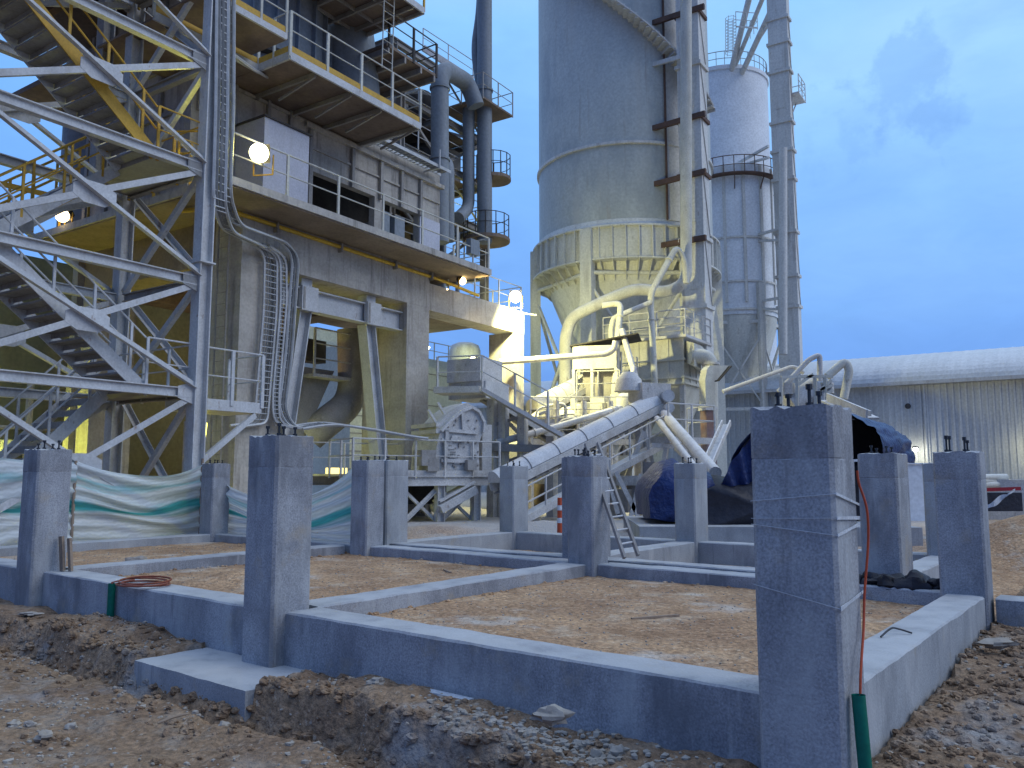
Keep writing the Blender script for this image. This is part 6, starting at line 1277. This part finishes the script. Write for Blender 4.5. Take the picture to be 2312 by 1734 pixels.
# stored pipes and barrier at the right
st_ = thing('stored_pipes', 'stack of pale pipes lying in front of the warehouse at the right', 'pipe stack', A(2250, 1090, 24))
for (ya_, x1) in ((1078, 2270), (1086, 2265), (1095, 2290)): MB().tube([A(2215, ya_, 24), A(x1, ya_ - 1, 24.6)], .10, 10).build('pipe', M['cream'], st_, 50)
MB().obox(A(2300, 1098, 24.3), P, Q, -.4, .3, -.5, .9, -1.3, .2).build('stack_support', M['white'], st_)
o_ = A(2262, 1130, 17); b = MB(); b.obox(o_, Vector((1, .1, 0)), Vector((-.1, 1, 0)), -.45, .45, 0, .5, -.22, .16); tag(b.build('dark_skip', M['tarp_dark'], None, org=o_), 'dark low skip behind the red tape at the right edge', 'skip')
b = MB(); b.bar(A(2215, 1106, 16.5), A(2305, 1103, 16.5), .01, .07); tag(b.build('barrier_tape', M['red'], None, org=A(2215, 1106, 16.5)), 'red barrier tape stretched to the right edge of the picture', 'tape')
b = MB(); b.grid(lambda i, j: A(2222 + 70 * i, 1140 + 6 * j * (1 - i) * 3 - 34 * i + 4 * math.sin(i * 9 + j * 4), 16.3 + .05 * math.sin(i * 14)), 16, 3); tag(b.build('loose_sheet', M['film'], None, 60, org=A(2222, 1140, 16.3)), 'thin white plastic sheet hanging from the red tape', 'plastic sheet')

# ---------------------------------------------------------------- tarpaulin covered machine on its plinth
pa_ = Zp(1452, 1205, .35); b = MB(); o_ = Vector((A(1444, 1190, 16.3).x, 16.3, 0)); b.obox(o_, Vector((1, -.06, 0)), Vector((.06, 1, 0)), 0, 5.4, 0, 4.2, .0, .58)
tag(b.build('machine_plinth', M['conc_pale'], None, org=o_), 'low concrete plinth under the blue tarpaulins', 'concrete plinth')
def wr(p_, s_, k): return noise.noise(Vector((p_[0] * s_, p_[1] * s_, k)))
def drape(lab, pts, mname, d0, d1, wrk=.07, nz=22, name='tarpaulin'):
    # closed draped body: outline (x, z) profile lofted in depth with sagging folds
    n = len(pts); b = MB(); m = 10; dense = []
    for i in range(n):
        a, c = Vector(pts[i]), Vector(pts[(i + 1) % n]); k = max(1, int((c - a).length / .16))
        for j in range(k): dense.append(a.lerp(c, j / k))
    nn = len(dense); cx_ = sum(q.x for q in dense) / nn; zb0 = min(q.y for q in dense)
    for j in range(m + 1):
        t_ = j / m; Yj = d0 + (d1 - d0) * t_; inset = .78 + .22 * math.sin(math.pi * min(1, t_ * 2.2 + .12) / 2) if t_ < .5 else 1 - .15 * (t_ - .5)
        for i, q in enumerate(dense):
            k = wrk * noise.noise(Vector((q.x * 2.3, q.y * 1.1, t_ * 3 + d0))) + wrk * .6 * noise.noise(Vector((q.x * 6, q.y * 1.4, t_ * 4)))
            z = zb0 + (q.y - zb0) * inset; x = cx_ + (q.x - cx_) * (.93 + .07 * inset)
            b.v.append(Vector((x * (Yj / d0) ** .3 + k, Yj + k * 1.3 - (.12 * math.sin(q.x * 5) * (1 - t_) * .5), z + (k * .8 if q.y > zb0 + .05 else 0))))
    b.f = [(j * nn + i, j * nn + (i + 1) % nn, (j + 1) * nn + (i + 1) % nn, (j + 1) * nn + i) for j in range(m) for i in range(nn)]
    # caps as fans with creases
    for j, rev in ((0, True), (m, False)):
        c0 = sum((b.v[j * nn + i] for i in range(nn)), Vector()) / nn; ci = len(b.v); b.v.append(c0 + Vector((0, (-.06 if rev else .06), 0)))
        mid = []
        for i in range(nn):
            q = b.v[j * nn + i].lerp(c0, .5); q.y += wrk * 1.8 * noise.noise(Vector((q.x * 3, q.z * 1.2, 7))) - (.05 if rev else 0); mid.append(len(b.v)); b.v.append(q)
        for i in range(nn):
            f1, f2 = (j * nn + i, j * nn + (i + 1) % nn, mid[(i + 1) % nn], mid[i]), (mid[i], mid[(i + 1) % nn], ci)
            b.f += [tuple(reversed(f)) for f in (f1, f2)] if rev else [f1, f2]
    o = b.build(name, M[mname], None, 70, org=Vector((cx_, d0, zb0))); tag(o, lab, 'tarpaulin', 'tarpaulins over the machine'); return o
def prof_px(pts, Yd): return [(A(x, y, Yd).x, A(x, y, Yd).z) for x, y in pts]
drape('dark blue tarpaulin heap left of the small pale pedestal', prof_px([(1462, 1172), (1460, 1110), (1470, 1080), (1500, 1040), (1530, 1034), (1560, 1050), (1610, 1062), (1632, 1120), (1634, 1180), (1540, 1180)], 17), 'tarp', 17, 19.6, .06)
drape('black sagging tarpaulin between the blue heap and the biggest pedestal', prof_px([(1590, 1188), (1592, 1085), (1625, 1072), (1660, 1080), (1760, 1078), (1850, 1090), (1852, 1192), (1700, 1195)], 16.9), 'tarp_dark', 16.9, 19.5, .05)
# arched canopy: half barrel of blue sheet, open to the front
cnp = thing('tarpaulin_canopy', 'arched blue tarpaulin canopy with a dark opening, behind the biggest pedestal', 'tarpaulin', A(1850, 1110, 17.6))
F1, DV = 17.2, Vector((1.75, 2.2, .08))
xl, xr_ = A(1640, 1092, F1).x, A(1990, 1045, F1).x; zl, zcr, zr2 = A(1640, 1094, F1).z, A(1850, 928, F1).z, A(1990, 1042, F1).z
def arch(i, j, off=0):
    a = math.pi * (1 - i); cx_ = (xl + xr_) / 2 + .25; hw = (xr_ - xl) / 2 - off
    zb_ = zl + (zr2 - zl) * i; z = zb_ + (zcr - off - zb_) * math.sin(a) ** .8
    x = (xl + xr_) / 2 + hw * math.cos(a) + .25 * math.sin(a); k = .05 * noise.noise(Vector((i * 9, j * 3, 1))) + .05 * noise.noise(Vector((i * 26 + j * 3, j * 3, 5))) + .03 * math.sin(i * 40 + j * 6) * j
    return Vector((x + k, F1, z + k * .8 - .10 * j * j)) + DV * j - Vector((0, .25 * math.sin(a) * (1 - j), 0))
b = MB(); b.grid(lambda i, j: arch(i, j), 60, 16); b.build('outer_sheet', M['tarp'], cnp, 75)
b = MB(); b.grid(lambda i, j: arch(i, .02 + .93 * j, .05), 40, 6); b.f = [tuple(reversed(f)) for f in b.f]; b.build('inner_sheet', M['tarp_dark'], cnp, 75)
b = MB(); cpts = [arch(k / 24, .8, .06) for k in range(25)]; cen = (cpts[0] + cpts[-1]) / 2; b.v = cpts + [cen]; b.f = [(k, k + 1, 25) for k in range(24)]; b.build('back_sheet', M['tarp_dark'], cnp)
b = MB(); b.grid(lambda i, j: A(1628 + 75 * i + 12 * (1 - j), 1000, F1 - .15).lerp(A(1700, 1000, F1 - .1), 0) * Vector((1, 1, 0)) + Vector((.03 * math.sin(j * 9 + i * 5), .25 * i + .10 * math.sin(i * 11 + j * 2), A(1640, 1150 - 145 * j * (.25 + .75 * i ** .6) , F1).z)), 18, 12) if False else b.grid(lambda i, j: Vector((A(1618 + 95 * i, 1000, F1).x, F1 - .35 + .45 * i + .09 * math.sin(i * 17 + j * 3), (1 - j) * A(1640, 1100 - 10 * i, F1).z + j * A(1640, 1090 - 120 * i ** .75, F1).z)), 20, 10); b.build('side_flap', M['tarp'], cnp, 75)
MB().bar(A(1700, 1058, F1 - .1), A(1990, 1035, F1), .05, .05).build('canopy_pole', M['film'], cnp)
for x in (1962, 1985, 2012): MB().bar(A(x, 1036, 17.5), A(x, 1110, 17.5), .05).build('canopy_post', M['steel_dim'], cnp)
b = MB(); b.obox(A(1960, 1085, 18.2), Vector((1, 0, 0)), Vector((0, 1, 0)), -1.8, .7, 0, 1.4, -.8, .35); b.build('covered_block', M['tarp_dark'], cnp)
# orange delineator post
o_ = A(1264, 1175, 16.6); o_.z = ground_z(o_.x, o_.y); t = thing('delineator_post', 'orange and white plastic delineator post partly behind the ladder pedestal', 'delineator', o_)
MB().tube([o_, o_ + ZU * .06], .14, 12).build('base', M['dark'], t); MB().tube([o_ + ZU * .06, o_ + ZU * .95], [.06, .045], 12).build('post', M['orange'], t, 40)
for z in (.45, .7): MB().tube([o_ + ZU * z, o_ + ZU * (z + .1)], .058, 12).build('band', M['film'], t, 40)

# ---------------------------------------------------------------- shade-net fence
m = bpy.data.materials.new('shade_net'); m.use_nodes = True; t_ = m.node_tree; n_ = t_.nodes; l_ = t_.links; bs_ = n_['Principled BSDF']; bs_.inputs['Roughness'].default_value = .8
uvn = n_.new('ShaderNodeUVMap'); uvn.uv_map = 'UVMap'; mp_ = n_.new('ShaderNodeMapping'); mp_.inputs['Scale'].default_value = (.8, 4.2, 1); l_.new(uvn.outputs[0], mp_.inputs[0])
nz = n_.new('ShaderNodeTexNoise'); nz.inputs['Scale'].default_value = 1.25; nz.inputs['Detail'].default_value = 4; l_.new(mp_.outputs[0], nz.inputs['Vector'])
rp = n_.new('ShaderNodeValToRGB'); e = rp.color_ramp.elements
e[0].position = .0; e[0].color = (.50, .66, .67, 1); e[1].position = 1.0; e[1].color = (.62, .72, .72, 1)
for p_, c_ in ((.10, (.74, .77, .77)), (.40, (.78, .79, .78)), (.475, (.06, .38, .37)), (.53, (.10, .46, .46)), (.58, (.70, .76, .76)), (.74, (.76, .78, .78)), (.80, (.34, .60, .62)), (.86, (.70, .76, .76)), (.95, (.76, .78, .78))): k_ = e.new(p_); k_.color = (*c_, 1)
sv_ = n_.new('ShaderNodeSeparateXYZ'); l_.new(uvn.outputs[0], sv_.inputs[0]); sb_ = n_.new('ShaderNodeMath'); sb_.operation = 'MULTIPLY_ADD'; l_.new(nz.outputs['Fac'], sb_.inputs[0]); sb_.inputs[1].default_value = .42; l_.new(sv_.outputs['Y'], sb_.inputs[2])
so_ = n_.new('ShaderNodeMath'); so_.operation = 'SUBTRACT'; so_.use_clamp = True; l_.new(sb_.outputs[0], so_.inputs[0]); so_.inputs[1].default_value = .21
l_.new(so_.outputs[0], rp.inputs[0]); wv = n_.new('ShaderNodeTexWave'); wv.bands_direction = 'Y'; wv.inputs['Scale'].default_value = 7; wv.inputs['Distortion'].default_value = 4; wv.inputs['Detail Scale'].default_value = 2.5; l_.new(uvn.outputs[0], wv.inputs['Vector'])
wr_ = n_.new('ShaderNodeMapRange'); wr_.inputs['To Min'].default_value = .86; wr_.inputs['To Max'].default_value = 1.05; l_.new(wv.outputs['Fac'], wr_.inputs['Value']); mm = n_.new('ShaderNodeMix'); mm.data_type = 'RGBA'; mm.blend_type = 'MULTIPLY'; mm.inputs['Factor'].default_value = 1; l_.new(rp.outputs[0], mm.inputs['A']); l_.new(wr_.outputs[0], mm.inputs['B']); l_.new(mm.outputs['Result'], bs_.inputs['Base Color'])
tr_ = n_.new('ShaderNodeBsdfTranslucent'); l_.new(mm.outputs['Result'], tr_.inputs['Color']); ms = n_.new('ShaderNodeMixShader'); ms.inputs[0].default_value = .38; l_.new(bs_.outputs[0], ms.inputs[1]); l_.new(tr_.outputs[0], ms.inputs[2]); l_.new(ms.outputs[0], n_['Material Output'].inputs[0])
M['net'] = m
fe = thing('net_fence', 'white and green shade-net fence hanging between thin posts behind the foundation', 'fence', uv(15.1, 8.5, .3))
def netz(o_, e_, ztop, zbot, sag, nu, lab, ph, lean=0):
    L_ = (e_ - o_).length; dn = (e_ - o_).normalized(); nn_ = Vector((-dn.y, dn.x, 0))
    def f(i, j):
        s_ = i * L_; zt_ = ztop(i) - sag * math.sin(math.pi * i) ; z = zbot + (zt_ - zbot) * j
        fold = .035 * math.sin(j * 47 + 3 * math.sin(i * 5 + ph)) * (.3 + .7 * abs(math.sin(i * 3 + ph))) + .028 * math.sin(j * 26 + 2.2 * math.sin(i * 4 + ph) + i * 3) * (.4 + .6 * math.sin(math.pi * i)) + .10 * noise.noise(Vector((s_ * .8, j * 3, ph))) + .12 * math.sin(math.pi * i) * (1 - j) * .8
        return o_ + dn * s_ + nn_ * (fold + lean * (1 - j)) + ZU * (z - (.06 * math.sin(j * 9 + i * 5) * math.sin(math.pi * i)))
    b = MB(); b.grid(f, 60, 46); b.build('net', M['net'], fe, 80, lab)
Pn = onv_ = None
def onU(x, y, u):
    o = U * u; r = ray(x, y); t = o.dot(U) / r.dot(U); return Vector((r.x * t, r.y * t, CAM_H + r.z * t))
def onV(x, y, v):
    o = V * v; r = ray(x, y); t = o.dot(V) / r.dot(V); return Vector((r.x * t, r.y * t, CAM_H + r.z * t))
uN = 15.3
pp = onU(455, 1100, uN); p_l = onU(168, 1100, uN); p_ll = onU(-160, 1100, uN)
for q in (pp, p_l, p_ll): q.z = 0
ztp = onU(455, 1048, uN).z; ztl = onU(168, 1040, uN).z
netz(p_ll, p_l, lambda i: ztl + .06 * (1 - i), .25, .06, 40, 'left panel of net with a teal stripe', 1)
netz(p_l, pp, lambda i: ztl + (ztp - ztl) * i, .25, .30, 40, 'middle panel of net with sagging teal folds', 4)
e2_ = uv(10.75, to_uv(pp)[1] + .15); netz(pp + V * .05, e2_, lambda i: ztp - .35 * math.sin(math.pi * min(1, i * 1.0)) * .6, .25, .55, 40, 'slack greenish panel of net right of the post', 8, .25)
for q, z in ((pp, onU(455, 1035, uN).z), (p_l, ztl), (p_ll, ztl), (e2_, ztp)): MB().tube([q - ZU * .1, q + ZU * z], .028, 8).build('post', M['wood'], fe)
